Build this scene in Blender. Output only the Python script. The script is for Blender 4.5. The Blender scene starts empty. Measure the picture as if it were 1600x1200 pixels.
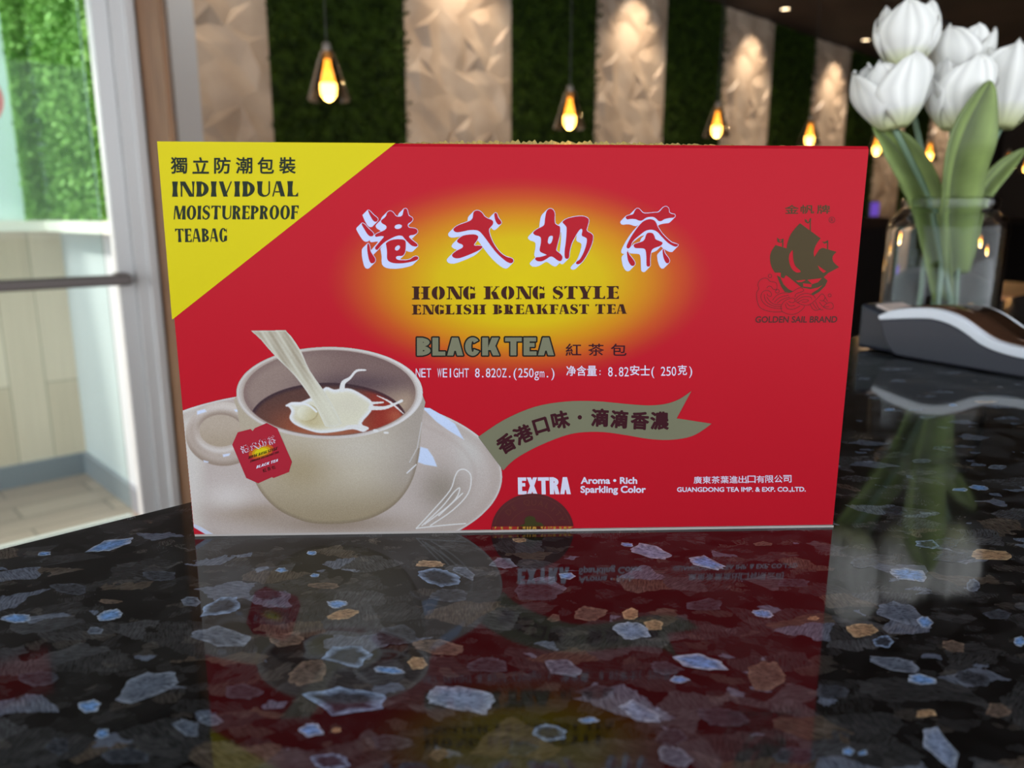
import bpy, bmesh, math, random
import numpy as np
from mathutils import Vector, Matrix
from mathutils.geometry import delaunay_2d_cdt

S = bpy.context.scene
COL = S.collection
rnd = random.Random(7)

# ------------------------------------------------------------------ camera
COUNTER = 1.05                      # height of the counter top above the floor
PITCH, ROLL, CAMH = math.radians(12.2286), math.radians(0.0991), 0.13231
FPX = 1202.0
cam_d = bpy.data.cameras.new('camera')
cam = bpy.data.objects.new('camera', cam_d)
COL.objects.link(cam)
S.camera = cam
cp, sp = math.cos(PITCH), math.sin(PITCH)
cr, sr = math.cos(ROLL), math.sin(ROLL)
FWD = Vector((0, cp, -sp)); UP0 = Vector((0, sp, cp)); R0 = Vector((1, 0, 0))
RIGHT = cr * R0 + sr * UP0
UP = -sr * R0 + cr * UP0
EYE = Vector((0, 0, COUNTER + CAMH))
M = Matrix((( RIGHT.x, UP.x, -FWD.x, EYE.x), (RIGHT.y, UP.y, -FWD.y, EYE.y),
            (RIGHT.z, UP.z, -FWD.z, EYE.z), (0, 0, 0, 1)))
cam.matrix_world = M
cam_d.sensor_fit = 'HORIZONTAL'; cam_d.sensor_width = 36.0
cam_d.lens = 36.0 * FPX / 1600.0
cam_d.clip_start = 0.01; cam_d.clip_end = 200
cam_d.dof.use_dof = True
cam_d.dof.focus_distance = 0.325
cam_d.dof.aperture_fstop = 10.0

# ------------------------------------------------------------------ world, exposure
S.view_settings.view_transform = 'Standard'
S.view_settings.look = 'None'
S.view_settings.exposure = 0.0
S.view_settings.gamma = 1.0
S.view_settings.use_curve_mapping = False
wd = bpy.data.worlds.new('sky'); S.world = wd; wd.use_nodes = True
bg = wd.node_tree.nodes['Background']
bg.inputs[0].default_value = (0.86, 0.93, 1.0, 1); bg.inputs[1].default_value = 4.3

sun_d = bpy.data.lights.new('sun', 'SUN'); sun_d.energy = 3.4; sun_d.angle = math.radians(5.0); sun_d.color = (1.0, .95, .86)
sun_o = bpy.data.objects.new('sun', sun_d); COL.objects.link(sun_o)

# ------------------------------------------------------------------ frame of the room
AZ = math.radians(46.05)
U = Vector((math.sin(AZ), math.cos(AZ), 0))       # along the counter edge and the panel wall
N = Vector((-math.cos(AZ), math.sin(AZ), 0))      # towards the panel wall
def wp(t, p, z): return U * t + N * p + Vector((0, 0, z))
CEIL = 2.79
WALL = 3.52
ROOMROT = math.atan2(U.y, U.x)

sun_o.rotation_euler = (U * .62 + N * -.17 + Vector((0, 0, -.77))).to_track_quat('-Z', 'Y').to_euler()
sun_o.location = wp(-6, 4, 8)
# unseen area light added above the vestibule, brightening its walls like daylight
vfill_d = bpy.data.lights.new('vestibule_fill', 'AREA'); vfill_d.shape = 'RECTANGLE'; vfill_d.size = 2.2; vfill_d.size_y = 0.7; vfill_d.energy = 90; vfill_d.color = (1.0, .97, .92)
vfill_o = bpy.data.objects.new('vestibule_fill', vfill_d); COL.objects.link(vfill_o)
vfill_o.location = wp(-.6, 3.3, 3.3); vfill_o.rotation_euler = (wp(.6, 3.75, .6) - wp(-.6, 3.3, 3.3)).to_track_quat('-Z', 'Y').to_euler()
def ray(px, py):
    return (FWD + RIGHT * ((px - 800) / FPX) + UP * ((600 - py) / FPX))
def on_z(px, py, z):
    d = ray(px, py); return EYE + d * ((z - EYE.z) / d.z)
def on_plane(px, py, p0, n):
    d = ray(px, py); return EYE + d * ((p0 - EYE).dot(n) / d.dot(n))
def at_y(px, py, Y):
    d = ray(px, py); return EYE + d * (Y / d.y)

# ------------------------------------------------------------------ materials
def lin(c):
    out = []
    for v in c[:3]:
        v = v / 255.0
        out.append(v / 12.92 if v <= 0.04045 else ((v + 0.055) / 1.055) ** 2.4)
    return tuple(out) + (1.0,)
MATS = {}
def mat(name, col=(128, 128, 128), rough=0.5, spec=0.5, metal=0.0, coat=0.0, coat_r=0.1, trans=0.0, ior=1.5, emit=None, es=0.0):
    m = bpy.data.materials.new(name); m.use_nodes = True
    b = m.node_tree.nodes['Principled BSDF']
    b.inputs['Base Color'].default_value = lin(col)
    b.inputs['Roughness'].default_value = rough
    b.inputs['Specular IOR Level'].default_value = spec
    b.inputs['Metallic'].default_value = metal
    b.inputs['Coat Weight'].default_value = coat
    b.inputs['Coat Roughness'].default_value = coat_r
    b.inputs['Transmission Weight'].default_value = trans
    b.inputs['IOR'].default_value = ior
    if emit:
        b.inputs['Emission Color'].default_value = lin(emit)
        b.inputs['Emission Strength'].default_value = es
    MATS[name] = m
    return m
def nodes(m): return m.node_tree.nodes, m.node_tree.links, m.node_tree.nodes['Principled BSDF']
def noise_color(m, c1, c2, scale=10, detail=4, lo=0.35, hi=0.65, stretch=(1, 1, 1), bump=0.0, bscale=None, bdist=0.01):
    ns, lk, b = nodes(m)
    tc = ns.new('ShaderNodeTexCoord'); mp = ns.new('ShaderNodeMapping')
    mp.inputs['Scale'].default_value = stretch
    lk.new(tc.outputs['Object'], mp.inputs[0])
    n = ns.new('ShaderNodeTexNoise'); n.inputs['Scale'].default_value = scale; n.inputs['Detail'].default_value = detail
    lk.new(mp.outputs[0], n.inputs['Vector'])
    r = ns.new('ShaderNodeValToRGB')
    r.color_ramp.elements[0].position = lo; r.color_ramp.elements[0].color = lin(c1)
    r.color_ramp.elements[1].position = hi; r.color_ramp.elements[1].color = lin(c2)
    lk.new(n.outputs['Fac'], r.inputs[0]); lk.new(r.outputs[0], b.inputs['Base Color'])
    if bump:
        n2 = ns.new('ShaderNodeTexNoise'); n2.inputs['Scale'].default_value = bscale or scale * 3
        lk.new(mp.outputs[0], n2.inputs['Vector'])
        bp = ns.new('ShaderNodeBump'); bp.inputs['Strength'].default_value = bump; bp.inputs['Distance'].default_value = bdist
        lk.new(n2.outputs['Fac'], bp.inputs['Height']); lk.new(bp.outputs[0], b.inputs['Normal'])
    return m
def attr_color(m, name='Col'):
    ns, lk, b = nodes(m)
    a = ns.new('ShaderNodeVertexColor'); a.layer_name = name
    lk.new(a.outputs['Color'], b.inputs['Base Color'])
    return m

# ------------------------------------------------------------------ object helpers
def tag(o, label=None, cat=None, group=None, kind=None):
    if label: o['label'] = label
    if cat: o['category'] = cat
    if group: o['group'] = group
    if kind: o['kind'] = kind
    return o
def link_mesh(name, verts, faces, m, parent=None, smooth=False, mi=None):
    me = bpy.data.meshes.new(name)
    me.from_pydata([tuple(v) for v in verts], [], faces)
    for x in (m if isinstance(m, (list, tuple)) else [m]): me.materials.append(x)
    if mi: me.polygons.foreach_set('material_index', mi)
    if smooth: me.polygons.foreach_set('use_smooth', [True] * len(me.polygons))
    me.update()
    o = bpy.data.objects.new(name, me); COL.objects.link(o)
    if parent is not None:
        o.parent = parent
        o.matrix_parent_inverse = parent.matrix_basis.inverted()
    return o
def empty(name, loc, rz=0.0, label=None, cat=None, group=None):
    o = bpy.data.objects.new(name, None); COL.objects.link(o)
    o.empty_display_size = 0.02
    o.location = loc; o.rotation_euler = (0, 0, rz)
    bpy.context.view_layer.update()
    return tag(o, label, cat, group)
class MB:
    """collects shapes for ONE mesh"""
    def __init__(s): s.v = []; s.f = []; s.mi = []
    def add(s, v, f, k=0):
        n = len(s.v); s.v += [Vector(q) for q in v]
        s.f += [tuple(i + n for i in g) for g in f]; s.mi += [k] * len(f)
        return s
    def hexa(s, c, k=0):            # 8 corners: bottom 4 ccw, top 4 ccw
        return s.add(c, [(3, 2, 1, 0), (4, 5, 6, 7), (0, 1, 5, 4), (1, 2, 6, 5), (2, 3, 7, 6), (3, 0, 4, 7)], k)
    def box(s, lo, hi, k=0):
        x0, y0, z0 = lo; x1, y1, z1 = hi
        return s.hexa([(x0, y0, z0), (x1, y0, z0), (x1, y1, z0), (x0, y1, z0), (x0, y0, z1), (x1, y0, z1), (x1, y1, z1), (x0, y1, z1)], k)
    def rbox(s, t0, t1, p0, p1, z0, z1, k=0):     # box in the room frame
        return s.hexa([wp(t0, p0, z0), wp(t1, p0, z0), wp(t1, p1, z0), wp(t0, p1, z0),
                       wp(t0, p0, z1), wp(t1, p0, z1), wp(t1, p1, z1), wp(t0, p1, z1)], k)
    def tube(s, pts, rad, n=10, k=0, cap=True):
        pts = [Vector(p) for p in pts]; L = len(pts)
        rs = rad if isinstance(rad, (list, tuple)) else [rad] * L
        v = []; f = []
        ref = Vector((0.31, 0.22, 0.93)).normalized()
        for i in range(L):
            d = (pts[min(i + 1, L - 1)] - pts[max(i - 1, 0)]).normalized()
            r = ref if abs(d.dot(ref)) < 0.95 else Vector((1, 0, 0))
            a = d.cross(r).normalized(); b = d.cross(a)
            for j in range(n):
                q = 2 * math.pi * j / n
                v.append(pts[i] + (a * math.cos(q) + b * math.sin(q)) * rs[i])
        for i in range(L - 1):
            for j in range(n):
                f.append((i * n + j, i * n + (j + 1) % n, (i + 1) * n + (j + 1) % n, (i + 1) * n + j))
        if cap: f += [tuple(range(n))[::-1], tuple((L - 1) * n + j for j in range(n))]
        return s.add(v, f, k)
    def lathe(s, prof, c=(0, 0, 0), n=40, k=0, closed=False):
        v = []; f = []; L = len(prof)
        for r, z in prof:
            for j in range(n):
                q = 2 * math.pi * j / n
                v.append((c[0] + r * math.cos(q), c[1] + r * math.sin(q), c[2] + z))
        for i in range(L if closed else L - 1):
            i2 = (i + 1) % L
            for j in range(n):
                f.append((i * n + j, i * n + (j + 1) % n, i2 * n + (j + 1) % n, i2 * n + j))
        return s.add(v, f, k)
    def build(s, name, m, parent=None, smooth=False):
        return link_mesh(name, s.v, s.f, m, parent, smooth, s.mi)
def bevel(o, w, seg=2):
    b = o.modifiers.new('bevel', 'BEVEL'); b.width = w; b.segments = seg; b.limit_method = 'ANGLE'; b.angle_limit = math.radians(40)
    return o
def solidify(o, t):
    b = o.modifiers.new('thickness', 'SOLIDIFY'); b.thickness = t; b.offset = 0
    return o
def struct(name, mb, m, smooth=False):
    return tag(mb.build(name, m, None, smooth), kind='structure')

# =================================================================== THE ROOM
def build_room():
    floor_m = mat('floor_tile', (120, 104, 92), 0.45)
    ns, lk, b = nodes(floor_m)
    tc = ns.new('ShaderNodeTexCoord'); mp = ns.new('ShaderNodeMapping'); mp.inputs['Rotation'].default_value = (0, 0, -ROOMROT)
    br = ns.new('ShaderNodeTexBrick'); lk.new(tc.outputs['Object'], mp.inputs[0]); lk.new(mp.outputs[0], br.inputs[0])
    br.inputs['Color1'].default_value = lin((150, 134, 122)); br.inputs['Color2'].default_value = lin((132, 116, 106)); br.inputs['Mortar'].default_value = lin((90, 80, 74))
    br.inputs['Scale'].default_value = 1.0; br.inputs['Brick Width'].default_value = 0.6; br.inputs['Row Height'].default_value = 0.15; br.inputs['Mortar Size'].default_value = 0.004
    lk.new(br.outputs[0], b.inputs['Base Color'])
    struct('floor', MB().rbox(-6, 14, -5, 8, -0.1, 0), floor_m)
    ceil_m = noise_color(mat('ceiling_paint', (62, 46, 38), 0.75), (46, 34, 28), (66, 50, 42), 1.5)
    struct('ceiling', MB().rbox(-3.0, 14, -4, 2.99, CEIL, CEIL + 0.12).rbox(1.0, 14, 2.99, 3.6, CEIL, CEIL + 0.12), ceil_m)
    wall_m = mat('dark_wall_paint', (52, 42, 36), 0.8)
    struct('wall_back', MB().rbox(1.06, 14, WALL + 0.02, WALL + 0.14, 0, CEIL), wall_m)
    struct('wall_right', MB().rbox(4.0, 13.6, -3.2, -3.08, 0, CEIL), wall_m)
    struct('wall_far', MB().rbox(13.6, 13.72, -4, WALL + 0.02, 0, CEIL), wall_m)
    # glazed entrance in the plane p = 2.9
    alu = mat('silver_aluminium', (206, 204, 202), 0.45, metal=0.1)
    struct('trim_1', MB().rbox(0.935, 1.012, 2.86, 2.98, 0, 1.97).rbox(0.975, 1.0, 2.84, 2.86, 0, 1.97), alu)
    wood = noise_color(mat('brown_post_wood', (112, 80, 58), 0.55), (112, 78, 54), (150, 112, 80), 6, 5, 0.3, 0.7, (14, 14, 0.8))
    struct('trim_2', MB().rbox(1.0125, 1.031, 2.66, 2.99, 0, CEIL), wood)
    struct('trim_3', MB().rbox(1.36, 1.468, WALL - 0.05, WALL + 0.02, 0, CEIL), mat('grey_trim_paint', (176, 178, 182), 0.5))
    struct('wall_front', MB().rbox(-6, 1.016, 2.86, 2.98, 1.97, CEIL + 0.12), mat('header_paint', (84, 76, 70), 0.7))
    # the vestibule behind the glass
    plank = mat('pale_plank', (196, 186, 168), 0.55)
    ns, lk, b = nodes(plank)
    tc = ns.new('ShaderNodeTexCoord'); mp = ns.new('ShaderNodeMapping'); mp.inputs['Rotation'].default_value = (0, 0, -ROOMROT)
    lk.new(tc.outputs['Object'], mp.inputs[0])
    sw = ns.new('ShaderNodeSeparateXYZ'); lk.new(mp.outputs[0], sw.inputs[0])
    cb = ns.new('ShaderNodeCombineXYZ'); lk.new(sw.outputs['Z'], cb.inputs[0]); lk.new(sw.outputs['X'], cb.inputs[1])
    br = ns.new('ShaderNodeTexBrick'); lk.new(cb.outputs[0], br.inputs[0])
    br.inputs['Color1'].default_value = lin((240, 220, 198)); br.inputs['Color2'].default_value = lin((216, 194, 170)); br.inputs['Mortar'].default_value = lin((150, 140, 122))
    br.inputs['Scale'].default_value = 1.0; br.inputs['Brick Width'].default_value = 0.9; br.inputs['Row Height'].default_value = 0.14; br.inputs['Mortar Size'].default_value = 0.002
    nz = ns.new('ShaderNodeTexNoise'); nz.inputs['Scale'].default_value = 5
    m2 = ns.new('ShaderNodeMapping'); m2.inputs['Scale'].default_value = (0.5, 8, 1); lk.new(cb.outputs[0], m2.inputs[0]); lk.new(m2.outputs[0], nz.inputs[0])
    mx = ns.new('ShaderNodeMixRGB'); mx.blend_type = 'MULTIPLY'; mx.inputs[0].default_value = 0.2
    lk.new(br.outputs[0], mx.inputs[1]); lk.new(nz.outputs[0], mx.inputs[2]); lk.new(mx.outputs[0], b.inputs['Base Color'])
    ZL = 1.165
    struct('wall_left', MB().rbox(-6, 0.99, 3.90, 4.02, 0, ZL), plank)
    struct('wall_side', MB().rbox(0.97, 1.055, 2.99, 3.90, 0, 2.6), mat('pale_wall_paint', (196, 198, 200), 0.6))
    struct('window_1', MB().rbox(-6, 0.97, 3.92, 3.98, ZL, 2.6), mat('frosted_glass', (204, 224, 220), 0.35))
    cream = mat('cream_ledge_paint', (232, 226, 212), 0.5)
    struct('trim_4', MB().rbox(-6, 0.97, 3.82, 3.90, ZL - 0.045, ZL).rbox(0.90, 0.97, 2.99, 3.82, ZL - 0.045, ZL), cream)
    grey = mat('grey_baseboard_paint', (128, 130, 136), 0.5)
    struct('baseboard_left', MB().rbox(-6, 0.97, 3.88, 3.90, 0, 0.10), grey)
    struct('baseboard_side', MB().rbox(0.95, 0.97, 2.99, 3.88, 0, 0.10), grey)
build_room()

def glass_thin(name, tint=(240, 248, 246), refl=1.22):
    m = bpy.data.materials.new(name); m.use_nodes = True
    nt = m.node_tree; nt.nodes.clear()
    out = nt.nodes.new('ShaderNodeOutputMaterial'); mix = nt.nodes.new('ShaderNodeMixShader')
    tr = nt.nodes.new('ShaderNodeBsdfTransparent'); gl = nt.nodes.new('ShaderNodeBsdfGlossy')
    tr.inputs[0].default_value = lin(tint); gl.inputs['Roughness'].default_value = 0.02
    fr = nt.nodes.new('ShaderNodeFresnel'); fr.inputs[0].default_value = refl
    nt.links.new(fr.outputs[0], mix.inputs[0]); nt.links.new(tr.outputs[0], mix.inputs[1]); nt.links.new(gl.outputs[0], mix.inputs[2])
    nt.links.new(mix.outputs[0], out.inputs[0])
    return m

def build_door():
    alu = MATS['silver_aluminium']
    d = tag(MB().rbox(0.882, 0.932, 2.88, 2.93, 0.01, 1.96).rbox(-0.35, -0.27, 2.88, 2.93, 0.01, 1.96)
            .rbox(-0.27, 0.85, 2.88, 2.93, 0.01, 0.10).rbox(-0.27, 0.85, 2.88, 2.93, 1.88, 1.96).build('door_1', alu), kind='structure')
    MB().rbox(-0.27, 0.85, 2.90, 2.908, 0.10, 1.88).build('glass_pane', glass_thin('door_glass'), d)
    h = MB(); z = 0.972
    h.rbox(-0.32, 0.90, 2.80, 2.83, z - 0.018, z + 0.018)
    h.rbox(0.86, 0.90, 2.83, 2.88, z - 0.022, z + 0.022).rbox(-0.32, -0.28, 2.83, 2.88, z - 0.022, z + 0.022)
    bevel(h.build('push_bar', mat('dull_bar_metal', (112, 102, 98), 0.35, metal=0.6), d), 0.006)
    # round decal on the glass, only its rim reaches into the frame
    c = on_plane(-52, 150, wp(0, 2.895, 0), N); v = []; f = []
    for j in range(40):
        q = 2 * math.pi * j / 40
        for r in (0.078, 0.095): v.append(c + U * (r * math.cos(q)) + Vector((0, 0, r * math.sin(q))) - N * 0.001)
    for j in range(40):
        a, b2 = 2 * j, 2 * ((j + 1) % 40); f.append((a, a + 1, b2 + 1, b2))
    link_mesh('glass_decal', v, f, mat('salmon_decal', (222, 150, 140), 0.5), d)
build_door()

# ---- wall cladding: crinkled stone-look panels and strips of artificial moss in turn
P0, PW = 1.821, 0.775
def crinkle_mesh(seed):
    r = random.Random(seed); nx, nz = 9, 32; v = []; f = []
    for i in range(nz + 1):
        for j in range(nx + 1):
            x = PW * j / nx; z = CEIL * i / nz
            edge = j in (0, nx); ez = i in (0, nz)
            if not edge: x += r.uniform(-.034, .034)
            if not ez: z += r.uniform(-.034, .034)
            v.append((x, -0.012 if edge else -r.uniform(0.004, 0.040), z))
    w = nx + 1
    for i in range(nz):
        for j in range(nx):
            a, b2, c, d = i * w + j, i * w + j + 1, (i + 1) * w + j + 1, (i + 1) * w + j
            f += [(a, b2, c), (a, c, d)] if r.random() < .5 else [(a, b2, d), (b2, c, d)]
    n = len(v)
    v += [(0, 0.01, 0), (PW, 0.01, 0), (PW, 0.01, CEIL), (0, 0.01, CEIL)]
    f += [(n + 3, n + 2, n + 1, n)]
    for i in range(nz):
        f.append((i * w, (i + 1) * w, n + 3) if i else (0, w, n + 3, n)); f.append((i * w + nx, n + 2, (i + 1) * w + nx) if i else (nx, n + 1, n + 2, w + nx))
    me = bpy.data.meshes.new('wall_panel'); me.from_pydata(v, [], f)
    return me
def moss_mesh(seed, w, h, count, size):
    r = random.Random(seed); v = [(0, 0.02, 0), (w, 0.02, 0), (w, 0.02, h), (0, 0.02, h), (0, -0.006, 0), (w, -0.006, 0), (w, -0.006, h), (0, -0.006, h)]
    f = [(0, 1, 2, 3), (4, 7, 6, 5), (0, 3, 7, 4), (1, 5, 6, 2), (3, 2, 6, 7), (0, 4, 5, 1)]
    for _ in range(count):
        c = Vector((r.uniform(0, w), -r.uniform(0.0, 0.03), r.uniform(0, h)))
        d = Vector((r.gauss(0, 1), -abs(r.gauss(0, .7)) - .2, r.gauss(0, 1))).normalized()
        s = d.cross(Vector((r.gauss(0, 1), r.gauss(0, 1), r.gauss(0, 1)))).normalized()
        L = size * r.uniform(.7, 1.3); W2 = L * .32; n = len(v)
        v += [c, c + d * L * .5 + s * W2, c + d * L, c + d * L * .5 - s * W2]; f.append((n, n + 1, n + 2, n + 3))
    me = bpy.data.meshes.new('moss_panel'); me.from_pydata([tuple(q) for q in v], [], f)
    return me
def build_cladding():
    stone = noise_color(mat('crinkled_panel_beige', (176, 156, 136), 0.55), (156, 134, 114), (188, 168, 148), 3)
    moss = noise_color(mat('dark_moss', (30, 46, 10), 0.8, spec=0.15), (22, 34, 4), (48, 66, 12), 16, 3)
    stone_me = crinkle_mesh(3); stone_me.materials.append(stone)
    moss_me = moss_mesh(4, PW, CEIL, 9000, 0.026); moss_me.materials.append(moss)
    words = ['first', 'second', 'third', 'fourth', 'fifth', 'sixth', 'seventh', 'eighth']
    kg = kt = 0
    for k in range(-1, 14):
        green = k % 2 == 0
        o = bpy.data.objects.new('moss_panel' if green else 'wall_panel', moss_me if green else stone_me)
        COL.objects.link(o)
        o.location = wp(P0 + PW * k, WALL, 0); o.rotation_euler = (0, 0, ROOMROT)
        if green:
            tag(o, '%s dark green moss strip from the door, on the panel wall' % words[kg], 'wall panel', 'moss strips on the panel wall'); kg += 1
        else:
            tag(o, '%s crinkled beige stone-look panel from the door, on the back wall' % words[kt], 'wall panel', 'crinkled beige panels on the back wall'); kt += 1
        if not green:
            # recessed downlight washing the panel; the first is added to brighten its panel
            t = P0 + PW * (k + .5); c = wp(t, WALL - 0.30, CEIL)
            e = empty('ceiling_downlight', c, 0, 'small recessed ceiling spot above the %s beige panel from the door' % words[kt - 1], 'ceiling light', 'downlights along the panel wall')
            MB().lathe([(0.034, -0.001), (0.036, -0.006), (0.05, -0.006), (0.052, -0.0005)], c, 24).build('trim_ring', mat('black_ring', (24, 22, 20), 0.4) if 'black_ring' not in MATS else MATS['black_ring'], e, True)
            MB().lathe([(0.0005, -0.002), (0.034, -0.002)], c, 24).build('lens', MATS.get('spot_lens') or mat('spot_lens', (255, 240, 215), 0.4, emit=(255, 225, 180), es=6), e)
            if True:
                ld = bpy.data.lights.new('downlight', 'SPOT'); ld.energy = 50 if k >= 0 else 26; ld.color = (1.0, .84, .64); ld.spot_size = math.radians(84); ld.spot_blend = .8; ld.shadow_soft_size = .03
                lo = bpy.data.objects.new('downlight', ld); COL.objects.link(lo)
                lo.location = c - Vector((0, 0, .012)); lo.rotation_euler = (N * .42 - Vector((0, 0, 1))).to_track_quat('-Z', 'Y').to_euler()
                lo.parent = e; lo.matrix_parent_inverse = e.matrix_world.inverted()
    # sunlit boxwood in the vestibule: one mat wrapped into the corner
    box_m = noise_color(mat('boxwood_leaf', (112, 160, 70), 0.6, spec=0.3), (70, 122, 36), (134, 178, 88), 22, 3, .3, .7)
    hb = moss_mesh(9, 0.87, 1.4, 12000, 0.024); ha = moss_mesh(8, 0.08, 1.4, 1000, 0.024)
    for me, fn, lab in ((hb, lambda x, y, z: wp(0.955 + y, 3.872 - x, 1.167 + z), 'wide bright green artificial boxwood mat behind the glass door, on the side wall'),
                        (ha, lambda x, y, z: wp(0.845 + x, 3.89 + y, 1.167 + z), 'narrow strip of green boxwood at the corner, beside the frosted glass')):
        me.materials.append(box_m); me.name = 'boxwood_panel'
        o = bpy.data.objects.new('boxwood_panel', me); COL.objects.link(o); o.location = fn(0, 0, 0)
        o.rotation_euler = (0, 0, math.atan2(-N.y, -N.x) if me is hb else ROOMROT)
        tag(o, lab, 'wall panel', 'boxwood in the vestibule')
build_cladding()

# ---- pendant lamps
LAMPS = [(513, 133), (890, 183), (1120, 199), (1265, 215), (1370, 231), (1452, 241), (1522, 250), (1575, 255), (1604, 262)]
def build_lamps():
    clear = glass_thin('clear_lamp_glass', (236, 226, 210)); black = mat('black_lamp_metal', (30, 27, 25), 0.4)
    cap = mat('grey_lamp_cap', (150, 140, 130), 0.35, metal=.5)
    bulb_m = mat('amber_bulb', (255, 190, 90), 0.3, emit=(255, 170, 64), es=3.0)
    hot = mat('glowing_filament', (255, 220, 140), 0.3, emit=(255, 206, 110), es=14)
    words = ['nearest', 'second nearest', 'third nearest', 'fourth nearest', 'fifth nearest', 'sixth nearest', 'seventh nearest', 'eighth nearest', 'farthest']
    for i, (x, y) in enumerate(LAMPS):
        P = on_plane(x, y, wp(0, 2.5, 0), N)
        e = empty('pendant_lamp', (P.x, P.y, P.z), 0, '%s hanging clear glass cone pendant with an amber glowing bulb' % words[i], 'lamp', 'pendant lamps in a row along the panel wall')
        pl = bpy.data.lights.new('pendant_light', 'POINT'); pl.energy = 3.0; pl.color = (1.0, .62, .28); pl.shadow_soft_size = .02
        po = bpy.data.objects.new('pendant_light', pl); COL.objects.link(po); po.location = P - Vector((0, 0, .085)); po.parent = e; po.matrix_parent_inverse = e.matrix_basis.inverted()
        MB().tube([P + Vector((0, 0, .13)), Vector((P.x, P.y, CEIL - .02))], .0022, 6).build('cord', black, e)
        MB().lathe([(.0005, 0), (.05, 0), (.05, -.02), (.0005, -.02)], (P.x, P.y, CEIL), 20).build('ceiling_cup', black, e)
        MB().lathe([(.0005, .14), (.012, .138), (.016, .12), (.017, .085), (.0005, .084)], P, 16).build('socket', cap, e, True)
        MB().lathe([(.02, .112), (.024, .105), (.075, -.052), (.073, -.052), (.022, .103), (.018, .11)], P, 32, closed=True).build('glass_shade', clear, e, True)
        MB().lathe([(.0005, -.05), (.014, -.046), (.0235, -.032), (.0265, -.012), (.025, .01), (.019, .04), (.013, .066), (.011, .084), (.0005, .085)], P, 24).build('bulb', bulb_m, e, True)
        MB().lathe([(.0005, -.0535), (.010, -.051), (.0262, -.034), (.0285, -.014), (.0275, .005), (.0272, .005), (.0268, -.012), (.0238, -.032), (.0142, -.0465), (.0005, -.0502)], P, 20).build('filament_glow', hot, e, True)
build_lamps()

# ---- dark partition, table and chair in the room beyond
def build_far_furniture():
    dk = noise_color(mat('dark_partition_wood', (44, 28, 20), 0.4), (34, 21, 15), (54, 35, 25), 4, 4, .3, .7, (1, 1, 8))
    o = empty('partition', wp(6, 2.3, 0), 0, 'long dark brown wooden partition with a thick cap rail below the lamps', 'partition')
    MB().rbox(3.2, 12.5, 2.27, 2.35, 0, 1.12).build('panel', mat('black_partition_panel', (20, 15, 13), .5), o)
    MB().rbox(3.15, 12.55, 2.2, 2.42, 1.12, 1.185).build('cap_rail', dk, o)
    c = on_plane(1363, 322, wp(0, 2.31, 0), N)
    e = empty('tablet', (c.x, c.y, 1.185), ROOMROT, 'small tablet glowing purple on the partition cap', 'tablet')
    q = MB(); t = c.dot(U); q.rbox(t - .06, t + .10, 2.30, 2.315, 1.187, 1.30); q.build('case', MATS['black_lamp_metal'], e)
    MB().rbox(t - .052, t + .092, 2.296, 2.2995, 1.195, 1.292).build('screen', mat('purple_screen', (60, 40, 110), .3, emit=(120, 84, 200), es=.7), e)
    wood = noise_color(mat('orange_brown_wood', (150, 98, 58), 0.45), (128, 82, 46), (170, 114, 70), 5, 4, .3, .7, (1, 9, 1))
    p = on_z(1615, 452, .76); t = p.dot(U); n = p.dot(N)
    e = empty('dining_table', wp(t, n, 0), ROOMROT, 'orange brown wooden table in the dark room beyond the counter', 'table')
    bevel(MB().rbox(t - .55, t + .55, n - .35, n + .35, .725, .76).build('tabletop', wood, e), .006)
    for a in (-.45, .45):
        for b2 in (-.27, .27): MB().rbox(t + a - .025, t + a + .025, n + b2 - .025, n + b2 + .025, 0, .725).build('leg', dk, e)
    ch = mat('grey_chair_metal', (96, 96, 104), .4, metal=.4)
    t2, n2 = t + .05, n - .62
    e = empty('dining_chair', wp(t2, n2, 0), ROOMROT, 'grey metal chair standing at the orange brown wooden table', 'chair')
    bevel(MB().rbox(t2 - .2, t2 + .2, n2 - .2, n2 + .2, .43, .46).build('seat', ch, e), .01)
    for a in (-.18, .18):
        for b2 in (-.18, .18): MB().tube([wp(t2 + a, n2 + b2, .43), wp(t2 + a * 1.1, n2 + b2 * 1.1, 0)], .012, 8).build('leg', ch, e)
    bk = MB()
    for a in (-.18, .18): bk.tube([wp(t2 + a, n2 - .18, .45), wp(t2 + a, n2 - .23, .84)], .012, 8)
    for z in (.62, .72, .82): bk.rbox(t2 - .18, t2 + .18, n2 - .235 + .02, n2 - .21, z - .03, z + .03)
    bk.build('backrest', ch, e)
    red = mat('red_sign_face', (170, 22, 30), .4, emit=(200, 20, 28), es=0.0)
    e = empty('hanging_sign', wp(.42, 2.80, 2.4), ROOMROT, 'small plain red sign box on the header above the glass door', 'sign')
    MB().rbox(.32, .52, 2.80, 2.86, 2.335, 2.525).build('case', MATS['black_lamp_metal'], e)
    MB().rbox(.335, .505, 2.795, 2.80, 2.35, 2.51).build('face', red, e)
build_far_furniture()

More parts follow.
